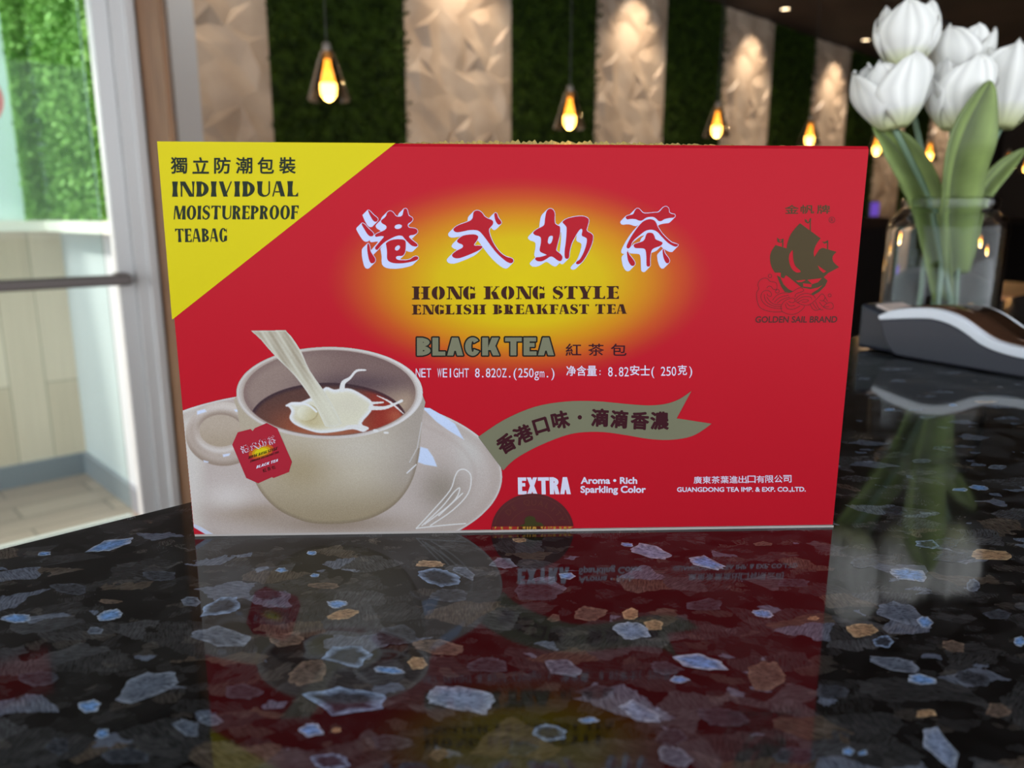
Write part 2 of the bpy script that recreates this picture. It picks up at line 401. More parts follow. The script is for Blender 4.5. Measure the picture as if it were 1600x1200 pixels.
# =================================================================== THE COUNTER
EDGE = (on_z(0, 858, COUNTER).dot(N) + on_z(300, 785, COUNTER).dot(N)) / 2
FLAKES = [  # x, y in 1600x1200 frame of the photo, width, height, slant, look
 (167,853,80,20,-.2,'b'),(69,865,22,8,-.1,'b'),(25,966,52,14,0,'b'),(171,962,44,18,-.2,'b'),(148,985,26,12,0,'g'),(345,947,66,30,-.3,'r'),(298,939,30,17,0,'g'),(345,995,104,36,.1,'g'),
 (527,944,34,14,0,'b'),(440,891,20,10,0,'b'),(487,864,17,7,0,'b'),(492,899,16,6,0,'b'),(672,881,46,12,0,'t'),(685,901,66,30,.1,'r'),(725,894,40,18,.4,'g'),(536,960,46,15,-.2,'t'),(505,915,48,10,0,'n'),(172,940,38,8,0,'n'),
 (542,1025,86,36,0,'r'),(622,993,66,33,0,'d'),(445,1000,56,27,-.1,'n'),(685,1012,86,25,.1,'n'),(652,1036,34,20,0,'t'),(480,1052,60,40,-.1,'n'),(607,1047,52,12,.1,'b'),(535,1097,124,50,.05,'r'),(720,1092,124,40,.1,'s'),(485,1140,46,23,0,'b'),(525,1141,15,8,0,'t'),
 (140,1104,36,22,0,'b'),(230,1072,100,44,-.3,'g'),(295,1137,52,26,.1,'g'),(330,1125,44,17,.1,'g'),(160,1147,24,15,0,'b'),(90,1167,40,30,0,'d'),(687,1180,34,20,0,'n'),(785,881,52,18,0,'g'),
 (811,844,22,7,0,'t'),(980,851,20,7,.1,'b'),(1015,862,68,22,.2,'s'),(1105,878,54,24,.15,'b'),(886,900,26,14,0,'b'),(840,922,80,34,0,'d'),(1192,849,32,8,0,'n'),(1397,796,46,14,.1,'d'),(1422,898,58,20,.1,'b'),(1452,850,42,15,0,'r'),(1480,847,36,20,0,'d'),(1545,867,72,18,.1,'t'),(1487,870,66,22,0,'d'),(1520,914,22,22,0,'g'),
 (1192,959,38,14,.15,'b'),(987,985,56,30,.2,'s'),(1022,977,36,20,0,'t'),(985,960,26,20,0,'t'),(922,959,52,23,0,'n'),(865,966,24,15,0,'n'),(1095,1034,92,24,.2,'b'),(880,1042,72,28,.1,'g'),(1042,1044,52,20,.1,'d'),(1062,1062,32,13,0,'b'),(1200,1055,62,44,0,'n'),(1347,985,48,22,0,'t'),(1380,1003,32,20,0,'r'),(1405,957,76,36,.3,'g'),(1445,972,26,20,.3,'b'),(1400,1037,78,24,.2,'g'),(1442,1062,50,20,.1,'b'),
 (997,1112,76,34,.35,'s'),(920,1125,32,10,0,'b'),(857,1145,52,25,0,'r'),(1050,1152,48,30,0,'d'),(815,1170,60,26,0,'d'),(1055,1182,58,34,.3,'g'),(1445,1115,36,13,0,'t'),(1468,1165,56,66,.7,'s'),(1325,1174,20,13,0,'b'),(1348,1176,16,10,0,'b'),(1594,1002,20,16,0,'b'),(1270,966,20,7,0,'t'),
 (700,930,60,22,0,'d'),(420,930,50,16,0,'d'),(250,900,60,18,0,'d'),(110,920,60,18,.1,'d'),(380,1080,60,26,0,'d'),(610,1160,70,26,0,'d'),(760,1040,70,26,0,'d'),(930,1080,60,24,0,'d'),(1130,1120,80,34,.1,'d'),(1240,1180,70,30,0,'d'),(1520,1060,60,26,.2,'d'),(1560,1110,40,24,0,'n'),(1300,1080,50,22,0,'d'),(60,1060,60,24,0,'d'),(200,1180,80,26,0,'d'),(1100,945,60,20,0,'d'),(1350,880,50,16,0,'d'),(1560,960,50,16,0,'d'),(1490,1010,40,18,.1,'n'),(1240,910,50,14,0,'d'),
 (1530,762,36,8,.1,'b'),(1560,730,30,7,0,'g'),(1440,720,30,7,0,'g'),(1500,765,24,6,0,'b'),(1390,640,20,4,0,'b'),(1540,628,40,5,0,'t'),(1430,640,24,4,0,'g'),(1365,622,20,4,0,'g')]
LOOK = {'b': ((214, 234, 255), (138, 190, 255)), 'r': ((178, 212, 255), (66, 74, 86)), 's': ((204, 224, 250), (160, 184, 220)), 'g': ((158, 174, 194), (112, 126, 144)),
        'd': ((98, 106, 118), (70, 76, 84)), 't': ((240, 210, 166), (196, 164, 128)), 'n': ((156, 138, 122), (116, 104, 94))}
def build_counter():
    g = mat('black_granite', (12, 13, 14), 0.055, spec=0.5, ior=1.37)
    ns, lk, b = nodes(g)
    tc = ns.new('ShaderNodeTexCoord')
    nz = ns.new('ShaderNodeTexNoise'); nz.inputs['Scale'].default_value = 160; nz.inputs['Detail'].default_value = 3
    lk.new(tc.outputs['Object'], nz.inputs['Vector'])
    sub = ns.new('ShaderNodeVectorMath'); sub.operation = 'SUBTRACT'; sub.inputs[1].default_value = (.5, .5, .5)
    sc = ns.new('ShaderNodeVectorMath'); sc.operation = 'SCALE'; sc.inputs[3].default_value = .006
    ad = ns.new('ShaderNodeVectorMath'); ad.operation = 'ADD'
    lk.new(nz.outputs['Color'], sub.inputs[0]); lk.new(sub.outputs[0], sc.inputs[0]); lk.new(tc.outputs['Object'], ad.inputs[0]); lk.new(sc.outputs[0], ad.inputs[1])
    mp = ns.new('ShaderNodeMapping'); mp.inputs['Scale'].default_value = (.7, 1.2, 1); lk.new(ad.outputs[0], mp.inputs[0])
    prev = None
    for scale, ramp in ((85, [(0, (26, 27, 27)), (.30, (46, 48, 48)), (.55, (70, 73, 75)), (.76, (96, 101, 106)), (.88, (112, 103, 92)), (.94, (136, 150, 172))]),
                        (240, [(0, (22, 22, 21)), (.45, (42, 43, 44)), (.75, (72, 74, 76)), (.92, (98, 95, 90)), (.985, (160, 180, 210))])):
        vo = ns.new('ShaderNodeTexVoronoi'); vo.inputs['Scale'].default_value = scale; lk.new(mp.outputs[0], vo.inputs['Vector'])
        sx = ns.new('ShaderNodeSeparateColor'); lk.new(vo.outputs['Color'], sx.inputs[0])
        r = ns.new('ShaderNodeValToRGB'); r.color_ramp.interpolation = 'CONSTANT'
        for i, (p, c) in enumerate(ramp):
            e = r.color_ramp.elements[i] if i < 2 else r.color_ramp.elements.new(p)
            e.position = p; e.color = lin(c)
        lk.new(sx.outputs[0], r.inputs[0])
        if prev is None: prev = r
        else:
            mx = ns.new('ShaderNodeMixRGB'); mx.inputs[0].default_value = .4
            lk.new(prev.outputs[0], mx.inputs[1]); lk.new(r.outputs[0], mx.inputs[2]); prev = mx
    vc = ns.new('ShaderNodeTexVoronoi'); vc.inputs['Scale'].default_value = 85; lk.new(mp.outputs[0], vc.inputs['Vector'])
    s2 = ns.new('ShaderNodeSeparateColor'); lk.new(vc.outputs['Color'], s2.inputs[0])
    an = ns.new('ShaderNodeMath'); an.operation = 'MULTIPLY'; an.inputs[1].default_value = 3.1; lk.new(s2.outputs[1], an.inputs[0])
    vr = ns.new('ShaderNodeVectorRotate'); vr.rotation_type = 'Z_AXIS'; lk.new(tc.outputs['Object'], vr.inputs['Vector']); lk.new(an.outputs[0], vr.inputs['Angle'])
    m3 = ns.new('ShaderNodeMapping'); m3.inputs['Scale'].default_value = (1, 6, 1); lk.new(vr.outputs[0], m3.inputs[0])
    st = ns.new('ShaderNodeTexNoise'); st.inputs['Scale'].default_value = 260; st.inputs['Detail'].default_value = 4; st.inputs['Roughness'].default_value = .65; lk.new(m3.outputs[0], st.inputs['Vector'])
    rr = ns.new('ShaderNodeValToRGB'); rr.color_ramp.elements[0].position = .34; rr.color_ramp.elements[0].color = (.16, .16, .16, 1); rr.color_ramp.elements[1].position = .64; rr.color_ramp.elements[1].color = (1.25, 1.25, 1.25, 1)
    lk.new(st.outputs['Fac'], rr.inputs[0])
    mm = ns.new('ShaderNodeMixRGB'); mm.blend_type = 'MULTIPLY'; mm.inputs[0].default_value = .8
    lk.new(prev.outputs[0], mm.inputs[1]); lk.new(rr.outputs[0], mm.inputs[2]); lk.new(mm.outputs[0], b.inputs['Base Color'])
    # feldspar crystals in the stone
    fm = mat('labradorite_crystal', (150, 180, 220), 0.055, spec=0.5, ior=1.37)
    ns, lk, b = nodes(fm)
    a = ns.new('ShaderNodeVertexColor'); a.layer_name = 'Col'
    tc = ns.new('ShaderNodeTexCoord'); mp = ns.new('ShaderNodeMapping'); mp.inputs['Scale'].default_value = (1.1, 4.5, 1); mp.inputs['Rotation'].default_value = (0, 0, .5)
    lk.new(tc.outputs['Object'], mp.inputs[0])
    n = ns.new('ShaderNodeTexNoise'); n.inputs['Scale'].default_value = 420; n.inputs['Detail'].default_value = 5; n.inputs['Roughness'].default_value = .7
    lk.new(mp.outputs[0], n.inputs['Vector'])
    r = ns.new('ShaderNodeValToRGB'); r.color_ramp.elements[0].position = .38; r.color_ramp.elements[0].color = (.16, .18, .22, 1); r.color_ramp.elements[1].position = .50
    lk.new(n.outputs['Fac'], r.inputs[0])
    mm = ns.new('ShaderNodeMixRGB'); mm.blend_type = 'MULTIPLY'; mm.inputs[0].default_value = 1
    lk.new(a.outputs['Color'], mm.inputs[1]); lk.new(r.outputs[0], mm.inputs[2]); lk.new(mm.outputs[0], b.inputs['Base Color'])
    T0, T1, PB = -0.9, 2.6, EDGE - 0.72
    mb = MB(); mb.rbox(T0, T1, PB, EDGE, COUNTER - .032, COUNTER)
    cols = [(0, 0, 0, 1)] * 8
    r = random.Random(5)
    def flake(x, y, w, h, sl, look):
        rim, mid = LOOK[look]
        n = r.randint(22, 34)
        z = COUNTER + 0.00004 + r.random() * 0.00003
        pts = []
        pw = r.uniform(2.2, 3.4)
        ph = r.uniform(0, 6.28)
        mc_ = r.randint(5, 8); qs = sorted((k + r.uniform(-.32, .32)) * 2 * math.pi / mc_ + ph for k in range(mc_))
        cor = []
        for q in qs:
            k = (abs(math.cos(q)) ** pw + abs(math.sin(q)) ** pw) ** (-1 / pw) * r.uniform(.82, 1.12)
            cor.append((math.cos(q) * k, math.sin(q) * k))
        per = 4 if w > 30 else 2
        for k in range(mc_):          # straight cleavage edges, a little broken
            a, b2 = cor[k], cor[(k + 1) % mc_]
            for m_ in range(per):
                u_ = m_ / per; e_ = 1 + (r.uniform(-.10, .07) if m_ else 0)
                dx = (a[0] + (b2[0] - a[0]) * u_) * e_ * w / 2; dy = (a[1] + (b2[1] - a[1]) * u_) * e_ * h / 2
                pts.append((dx, dy + dx * sl))
        n = len(pts)
        v = [on_z(x, y, z)]; c = [lin(mid)]
        for s, cc in ((.62, mid), (1.0, rim)):
            for dx, dy in pts:
                j = r.uniform(.8, 1.15) if s < 1 else 1
                v.append(on_z(x + dx * s * j, y + dy * s * j, z)); kk = r.uniform(.45, 1.0); c.append(tuple(u * kk for u in lin(cc)[:3]) + (1,))
        f = []
        for j in range(n):
            j2 = (j + 1) % n
            f.append((0, 1 + j2, 1 + j)); f.append((1 + j, 1 + j2, 1 + n + j2, 1 + n + j))
        mb.add(v, f, 1); cols.extend(c)
    for q in FLAKES: flake(*q)
    for _ in range(420):      # the rest of the slab, beyond the photographed crystals
        t, p = r.uniform(T0, T1), r.uniform(PB, EDGE - .01)
        P = wp(t, p, COUNTER); d = P - EYE; zc = d.dot(FWD)
        if zc < .08: continue
        x, y = 800 + FPX * d.dot(RIGHT) / zc, 600 - FPX * d.dot(UP) / zc
        if -20 < x < 1620 and y < 1215 and r.random() < .93: continue
        hh = .0035 * FPX / zc * (CAMH / zc) * 2.2
        flake(x, y, .012 * FPX / zc * r.uniform(.4, 1.4), hh * r.uniform(.5, 1.3), 0, r.choice('bbrsggddddntn'))
    o = mb.build('granite_counter', [g, fm])
    me = o.data
    ca = me.color_attributes.new('Col', 'FLOAT_COLOR', 'POINT')
    ca.data.foreach_set('color', np.array(cols, dtype=np.float32).ravel())
    tag(o, 'polished black granite counter top with blue and tan crystals under the red tea box', 'counter')
    MB().rbox(T0 + .05, T1 - .05, PB + .05, EDGE - .12, .0, COUNTER - .032).build('cabinet_base', mat('dark_counter_base', (40, 32, 28), .5), o)
build_counter()

# =================================================================== 2D PRINT TOOLS (pixel frame of the box face)
BX, BY, BYAW, BW, BH, BD = 0.00304321, 0.31019133, math.radians(2.36678), 0.275, 0.1600, 0.075
BA = Vector((math.cos(BYAW), math.sin(BYAW), 0)); BN = Vector((BA.y, -BA.x, 0))     # along the face, out of the face
BC = Vector((BX, BY, COUNTER))
def face(px, py, layer=0): return on_plane(px, py, BC, BN) + BN * (0.00006 * layer + 0.00003)

def ccw(p):
    a = sum(p[i][0] * p[(i + 1) % len(p)][1] - p[(i + 1) % len(p)][0] * p[i][1] for i in range(len(p)))
    return p if a > 0 else p[::-1]
def smooth(p, n=4, closed=True):
    out = []; L = len(p)
    for i in range(L if closed else L - 1):
        g = lambda k: p[k % L] if closed else p[max(0, min(L - 1, k))]
        a, b, c, d = g(i - 1), g(i), g(i + 1), g(i + 2)
        for k in range(n):
            t = k / n; t2 = t * t; t3 = t2 * t
            out.append(tuple(.5 * (2 * b[m] + (c[m] - a[m]) * t + (2 * a[m] - 5 * b[m] + 4 * c[m] - d[m]) * t2 + (3 * b[m] - a[m] - 3 * c[m] + d[m]) * t3) for m in (0, 1)))
    if not closed: out.append(tuple(p[-1]))
    return out
def disk(c, r, n=12): return [(c[0] + r * math.cos(2 * math.pi * i / n), c[1] + r * math.sin(2 * math.pi * i / n)) for i in range(n)]
def ell(cx, cy, rx, ry, n=40): return [(cx + rx * math.cos(2 * math.pi * i / n), cy + ry * math.sin(2 * math.pi * i / n)) for i in range(n)]
def thick(p, q, r):
    dx, dy = q[0] - p[0], q[1] - p[1]; L = math.hypot(dx, dy) or 1e-9
    nx, ny = -dy / L * r, dx / L * r
    return [(p[0] + nx, p[1] + ny), (p[0] - nx, p[1] - ny), (q[0] - nx, q[1] - ny), (q[0] + nx, q[1] + ny)]
def stroke(pts, r):
    """polyline with round joints as a list of polygons; r number or list"""
    rs = r if isinstance(r, (list, tuple)) else [r] * len(pts)
    out = [disk(p, rr, 10) for p, rr in zip(pts, rs)]
    for i in range(len(pts) - 1):
        p, q = pts[i], pts[i + 1]
        dx, dy = q[0] - p[0], q[1] - p[1]; L = math.hypot(dx, dy)
        if L < 1e-6: continue
        nx, ny = -dy / L, dx / L
        out.append([(p[0] + nx * rs[i], p[1] + ny * rs[i]), (p[0] - nx * rs[i], p[1] - ny * rs[i]), (q[0] - nx * rs[i + 1], q[1] - ny * rs[i + 1]), (q[0] + nx * rs[i + 1], q[1] + ny * rs[i + 1])])
    return out
def dilate(polys, r):
    out = list(polys)
    for p in polys: out += stroke(list(p) + [p[0]], r)
    return out
def sweep(polys, v):
    out = list(polys) + [[(x + v[0], y + v[1]) for x, y in p] for p in polys]
    for p in polys:
        for i in range(len(p)):
            a, b = p[i], p[(i + 1) % len(p)]
            out.append([a, b, (b[0] + v[0], b[1] + v[1]), (a[0] + v[0], a[1] + v[1])])
    return out
def region(adds, subs=()):
    """union of polygons minus others, triangulated"""
    vs = []; fs = []
    for p in list(adds) + list(subs):
        q = []
        for pt in ccw([(float(a), float(b)) for a, b in p]):
            if not q or abs(pt[0] - q[-1][0]) + abs(pt[1] - q[-1][1]) > 1e-5: q.append(pt)
        if len(q) < 3: q = [(p[0][0], p[0][1]), (p[0][0] + 1e-3, p[0][1]), (p[0][0], p[0][1] + 1e-3)]
        fs.append(list(range(len(vs), len(vs) + len(q)))); vs += [Vector(a) for a in q]
    na = len(adds)
    ov, oe, of, _, _, orig = delaunay_2d_cdt(vs, [], fs, 0, 1e-5)
    keep = [f for f, og in zip(of, orig) if og and any(k < na for k in og) and not any(k >= na for k in og)]
    return [tuple(v) for v in ov], [tuple(f) for f in keep]
class Print:
    """printed ink on the box face, one mesh"""
    def __init__(s): s.v = []; s.f = []; s.mi = []
    def put(s, vf, layer, k=0):
        vs, fs = vf; n = len(s.v)
        used = sorted({i for f in fs for i in f}); mp = {i: n + j for j, i in enumerate(used)}
        s.v += [face(vs[i][0], vs[i][1], layer) for i in used]
        for f in fs:
            a, b, c = (vs[f[i]] for i in (0, 1, 2))
            cr_ = (b[0] - a[0]) * (c[1] - a[1]) - (b[1] - a[1]) * (c[0] - a[0])
            g = tuple(mp[i] for i in f)
            s.f.append(g if cr_ < 0 else g[::-1]); s.mi.append(k)      # px y runs down
        return s
    def text(s, vf, layer, r=0.0, k=0):
        s.put(vf, layer, k)
        if r: s.put(bold(vf, r), layer + .3, k)
        return s
    def build(s, name, m, parent, label=None):
        o = link_mesh(name, s.v, s.f, m, parent, False, s.mi)
        if label: o['label'] = label
        return o
TEXTC = {}
def text_mesh(body, off=0.0):
    key = (body, off)
    if key in TEXTC: return TEXTC[key]
    cu = bpy.data.curves.new('lettering', 'FONT'); cu.body = body; cu.offset = off; cu.resolution_u = 4
    o = bpy.data.objects.new('lettering', cu); COL.objects.link(o)
    bpy.context.view_layer.update()
    me = o.evaluated_get(bpy.context.evaluated_depsgraph_get()).to_mesh()
    vs = [(v.co.x, v.co.y) for v in me.vertices]; fs = [tuple(p.vertices) for p in me.polygons]
    bpy.data.objects.remove(o); bpy.data.curves.remove(cu)
    TEXTC[key] = (vs, fs)
    return vs, fs
def fit(vf, quad):
    """stretch a mesh's bounding box onto a quad: bottom-left, bottom-right, top-right, top-left (pixels)"""
    vs, fs = vf
    x0 = min(v[0] for v in vs); x1 = max(v[0] for v in vs); y0 = min(v[1] for v in vs); y1 = max(v[1] for v in vs)
    bl, brr, tr, tl = quad; out = []
    for x, y in vs:
        u = (x - x0) / ((x1 - x0) or 1); w = (y - y0) / ((y1 - y0) or 1)
        out.append(tuple((bl[i] * (1 - u) + brr[i] * u) * (1 - w) + (tl[i] * (1 - u) + tr[i] * u) * w for i in (0, 1)))
    return out, fs
def bold(vf, r):
    """ink spread round the outlines of a letter, r in pixels"""
    vs, fs = vf; cnt = {}
    for f in fs:
        for i in range(len(f)):
            a, b = f[i], f[(i + 1) % len(f)]; k = (min(a, b), max(a, b)); cnt[k] = cnt.get(k, 0) + 1
    pl = []
    for (a, b), c in cnt.items():
        if c == 1:
            pl.append(disk(vs[a], r, 8)); q = thick(vs[a], vs[b], r)
            if math.dist(vs[a], vs[b]) > 1e-4: pl.append(q)
    return region(pl)
def rectq(x0, y0, x1, y1, dy=0.0): return [(x0, y1), (x1, y1 + dy), (x1, y0 + dy), (x0, y0)]
def char_at(body, cx, cy, size, ang=0.0, off=0.0, sx=1.0, base=None):
    vs, fs = text_mesh(body, off)
    x0 = min(v[0] for v in vs); x1 = max(v[0] for v in vs); y0 = min(v[1] for v in vs); y1 = max(v[1] for v in vs)
    mx = (x0 + x1) / 2; my = (y0 + y1) / 2 if base is None else base
    c, s_ = math.cos(ang), math.sin(ang)
    return [(cx + ((x - mx) * sx * c + (y - my) * s_) * size, cy + ((x - mx) * sx * s_ - (y - my) * c) * size) for x, y in vs], fs

# ---- drawn capitals with thick and thin strokes (y up, cap height 1)
def glyph(ch, Sx, t, style):
    """style: 'flare', 'stencil' or 'block' -> polygons to add, polygons to cut, width"""
    A = []; C = []
    sf = {'flare': Sx * .16, 'stencil': Sx * .42, 'block': 0}[style]
    st = {'flare': .10, 'stencil': .10, 'block': .1}[style]
    g = .045 if style == 'stencil' else 0
    def stem(x, w=None, y0=0.0, y1=1.0, top=True, bot=True):
        w = Sx if w is None else w
        if style == 'block' or sf == 0: A.append([(x, y0), (x + w, y0), (x + w, y1), (x, y1)]); return
        if style == 'flare':
            fb = sf if bot else 0; ft = sf if top else 0
            A.append([(x - fb, y0), (x + w + fb, y0), (x + w, y0 + .35), (x + w, y1 - .35), (x + w + ft, y1), (x - ft, y1), (x, y1 - .35), (x, y0 + .35)])
        else:
            A.append([(x, y0), (x + w, y0), (x + w, y1), (x, y1)])
            if bot: A.append([(x - sf, y0), (x + w + sf, y0), (x + w + sf, y0 + .06), (x + w, y0 + .12), (x, y0 + .12), (x - sf, y0 + .06)])
            if top: A.append([(x - sf, y1), (x + w + sf, y1), (x + w + sf, y1 - .06), (x + w, y1 - .12), (x, y1 - .12), (x - sf, y1 - .06)])
    def bar(x0, x1, y, h=None, ser=0):
        h = t if h is None else h
        A.append([(x0, y), (x1, y), (x1, y + h), (x0, y + h)])
        if ser and style != 'block':
            k = .16 if ser > 0 else -.16
            A.append([(x1 - .13, y + h / 2), (x1, y - max(0, -k) + 0), (x1, y + h + max(0, k)), (x1 - .03, y + h)] if False else
                     ([(x1 - .16, y + h), (x1, y + h), (x1, y + h + .17), (x1 - .035, y + h + .17)] if ser > 0 else [(x1 - .16, y), (x1, y), (x1, y - .17), (x1 - .035, y - .17)]))
    def diag(x0, y0, x1, y1, w): A.append([(x0, y0), (x0 + w, y0), (x1 + w, y1), (x1, y1)])
    def half(x, y0, y1, rx, w, tt):
        cy, ry = (y0 + y1) / 2, (y1 - y0) / 2; o = []; n_ = []
        for i in range(17):
            q = -math.pi / 2 + math.pi * i / 16
            o.append((x + rx * math.cos(q), cy + ry * math.sin(q))); n_.append((x + (rx - w) * math.cos(q), cy + (ry - tt) * math.sin(q)))
        A.append(o + n_[::-1])
    def ring(cx, cy, rx, ry, w, tt, q0=0, q1=360):
        o = []; n_ = []; k = 40
        for i in range(k + 1):
            q = math.radians(q0 + (q1 - q0) * i / k)
            o.append((cx + rx * math.cos(q), cy + ry * math.sin(q))); n_.append((cx + (rx - w) * math.cos(q), cy + (ry - tt) * math.sin(q)))
        if q1 - q0 >= 360:
            A.append(o[:20] + [o[20]] + n_[:21][::-1]); A.append(o[20:] + n_[20:][::-1])
        else: A.append(o + n_[::-1])
    def slit(x, y0=-.1, y1=1.1, w=.075):
        if style == 'stencil': C.append([(x - w / 2, y0), (x + w / 2, y0), (x + w / 2, y1), (x - w / 2, y1)])
    W = .8
    if ch == 'I': stem(sf); W = Sx + 2 * sf
    elif ch == 'H':
        W = 2 * Sx + .3 + 2 * sf; stem(sf); stem(W - sf - Sx); bar(sf, W - sf, .46, t); slit(sf + Sx + .10)
    elif ch == 'N':
        W = Sx + .55 + sf; th = max(t, .1); stem(sf, th, bot=style != 'flare'); stem(W - th, th, bot=False, top=True); diag(W - Sx - .02, 0, sf - .02, 1, Sx * 1.05)
        slit(sf + th + .03, -.1, .8, .06)
    elif ch == 'D': W = Sx + .46 + sf; stem(sf); half(sf + Sx * .5, 0, 1, W - sf - Sx * .5, Sx * 1.05, t); bar(sf, sf + Sx, 0, t); bar(sf, sf + Sx, 1 - t, t)
    elif ch == 'O' or ch == 'Q': W = .58 + Sx * .95; ring(W / 2, .5, W / 2, .52, Sx * 1.05, t); slit(W / 2)
    elif ch == 'C' or ch == 'G':
        W = .5 + Sx * .95; ring(W / 2, .5, W / 2, .52, Sx * 1.05, t, 40 if ch == 'C' else 38, 330 if ch == 'C' else 335)
        if ch == 'G':
            A.append([(W - Sx * 1.0, .03), (W - .0, .08), (W, .46), (W - Sx * 1.0, .46)])
            if style == 'stencil': bar(W - Sx - .1, W + .04, .40, .07)
        elif style == 'block': pass
        if style != 'block': A.append([(W * .82, .80), (W * .94, .64), (W * .97, .64), (W * .97, .98), (W * .92, .98)])
        slit(W * .54)
    elif ch == 'S':
        W = .56 + Sx * .35
        pts = smooth([(W * .9, .80), (W * .66, .955), (W * .38, .955), (W * .16, .80), (W * .24, .62), (W * .55, .5), (W * .83, .36), (W * .82, .18), (W * .6, .045), (W * .32, .045), (W * .07, .20)], 4, False)
        L = len(pts); rs = []
        for i in range(L):
            u = abs(i / (L - 1) - .5) * 2
            rs.append(t * .55 + (Sx * .52 - t * .5) * max(0, 1 - u * 1.55) if style != 'block' else Sx * .5)
        A.extend(stroke(pts, rs))
        if style != 'block':
            A.append([(W * .80, .80), (W * .93, .68), (W * .93, 1.0), (W * .86, 1.0)]); A.append([(W * .18, .2), (W * .04, .34), (W * .04, 0), (W * .12, 0)])
        if style == 'stencil': slit(W * .5, .8, 1.1, .06); slit(W * .5, -.1, .2, .06)
    elif ch == 'V': W = .72 + Sx * .4; diag(W * .45 - Sx * .3, 0, 0, 1, Sx); diag(W * .45 - Sx * .1, 0, W - t, 1, t)
    elif ch == 'A':
        W = .6 + Sx * .75; th = t if style != 'block' else Sx; diag(0, 0, W * .5 - Sx * .55, 1, th); diag(W - Sx, 0, W * .5 - Sx * .5, 1, Sx)
        if style == 'block': A.append([(W * .5 - Sx * .55, 1), (W * .5 + Sx * .5, 1), (W * .5, .5)])
        bar(W * .22, W * .72, .26, t if style != 'block' else .2)
        if style == 'stencil':
            bar(-sf * .4, th + sf * .8, 0, .06); bar(W - Sx - sf * .6, W + sf * .5, 0, .06); slit(W * .40, .1, .62, .06)
    elif ch == 'U':
        W = Sx + .5 + sf; th = max(t, .1); x0 = sf
        A.append([(x0, .3), (x0 + Sx, .3), (x0 + Sx, 1), (x0, 1)]); A.append([(W - th, .3), (W, .3), (W, 1), (W - th, 1)])
        if style == 'flare': A.append([(x0 - sf, 1), (x0, .7), (x0 + Sx, .7), (x0 + Sx + sf, 1)])
        o = []; n_ = []
        for i in range(17):
            q = math.pi + math.pi * i / 16
            o.append(((x0 + W) / 2 + (W - x0) / 2 * math.cos(q), .32 + .34 * math.sin(q)))
            n_.append(((x0 + Sx + W - th) / 2 + (W - th - x0 - Sx) / 2 * math.cos(q), .32 + (.34 - t * 1.3) * math.sin(q)))
        A.append(o + n_[::-1])
    elif ch == 'L': W = Sx + .36 + sf; stem(sf); bar(sf, W, 0, t, 1)
    elif ch == 'T':
        W = .52 + Sx + .04; stem(W / 2 - Sx / 2, top=False); bar(0, W, 1 - t, t)
        if style != 'block': A.append([(0, 1), (0, .78), (.04, .78), (.16, 1 - t)]); A.append([(W, 1), (W, .78), (W - .04, .78), (W - .16, 1 - t)])
        slit(W / 2 - Sx / 2 - .035, .6, 1.1, .06)
    elif ch in 'EF':
        W = Sx + .34 + sf; stem(sf); bar(sf, W, 1 - t, t, -1); bar(sf, W - .08, .47, t)
        if style != 'block': A.append([(W - .16, .47 + t / 2), (W - .08, .36), (W - .08, .64)])
        if ch == 'E': bar(sf, W + .02, 0, t, 1)
        slit(sf + Sx + .045, .3, .7, .055)
    elif ch in 'PRB':
        W = Sx + .38 + sf; stem(sf); x = sf + Sx * .5
        y0 = {'P': .40, 'R': .44, 'B': .48}[ch]
        half(x, y0, 1, W - x - (.03 if ch == 'B' else 0), Sx * .95, t); bar(sf, x + .06, 1 - t, t); bar(sf, x + .06, y0, t)
        if ch == 'B': half(x, 0, .55, W - x + .02, Sx, t); bar(sf, x + .06, 0, t); W += .02
        if ch == 'R': diag(W - Sx * 1.02 + .06, 0, W * .5 - Sx * .25, .5, Sx * 1.0); W += .06
        slit(sf + Sx + .045, .36 if ch != 'B' else -.1, 1.1, .055)
    elif ch == 'K':
        W = Sx * 1.6 + .42 + sf; stem(sf); diag(sf + Sx - .02, .38, W - t * 1.5 - .08, 1, t * 1.5 if style != 'block' else Sx); diag(W - Sx * 1.15, 0, sf + Sx + .02, .58, Sx * 1.1)
        if style == 'block': diag(sf + Sx - .02, .3, W - Sx - .04, 1, Sx)
        if style == 'stencil': bar(W - .30, W, .94, .06); bar(W - Sx * 1.3, W + .05, 0, .06)
        slit(sf + Sx + .035, -.1, 1.1, .055)
    elif ch == 'M':
        W = .74 + Sx; th = max(t, .1); A.append([(0, 0), (th, 0), (th + .08, 1), (.07, 1)]); stem(W - Sx, Sx, top=False); diag(W * .46 - Sx * .3, .02, .08, 1, Sx * .95); diag(W * .46 - Sx * .15, .02, W - Sx - .02, 1, th)
        A.append([(W - Sx - .04, 1), (W - .06, 1), (W, .6), (W - Sx, .6)])
    elif ch == 'Y':
        W = .66 + Sx * .5; stem(W * .5 - Sx / 2, y1=.5, top=False); diag(W * .5 - Sx / 2, .42, 0, 1, Sx); diag(W * .5 + Sx / 2 - t * 1.2, .42, W - t * 1.2, 1, t * 1.2)
        if style == 'stencil': bar(-.04, Sx + .1, .94, .06); bar(W - t * 1.2 - .14, W + .08, .94, .06)
    elif ch == 'X': W = .5 + Sx; diag(0, 0, W - Sx, 1, Sx); diag(W - Sx, 0, 0, 1, Sx)
    return A, C, W
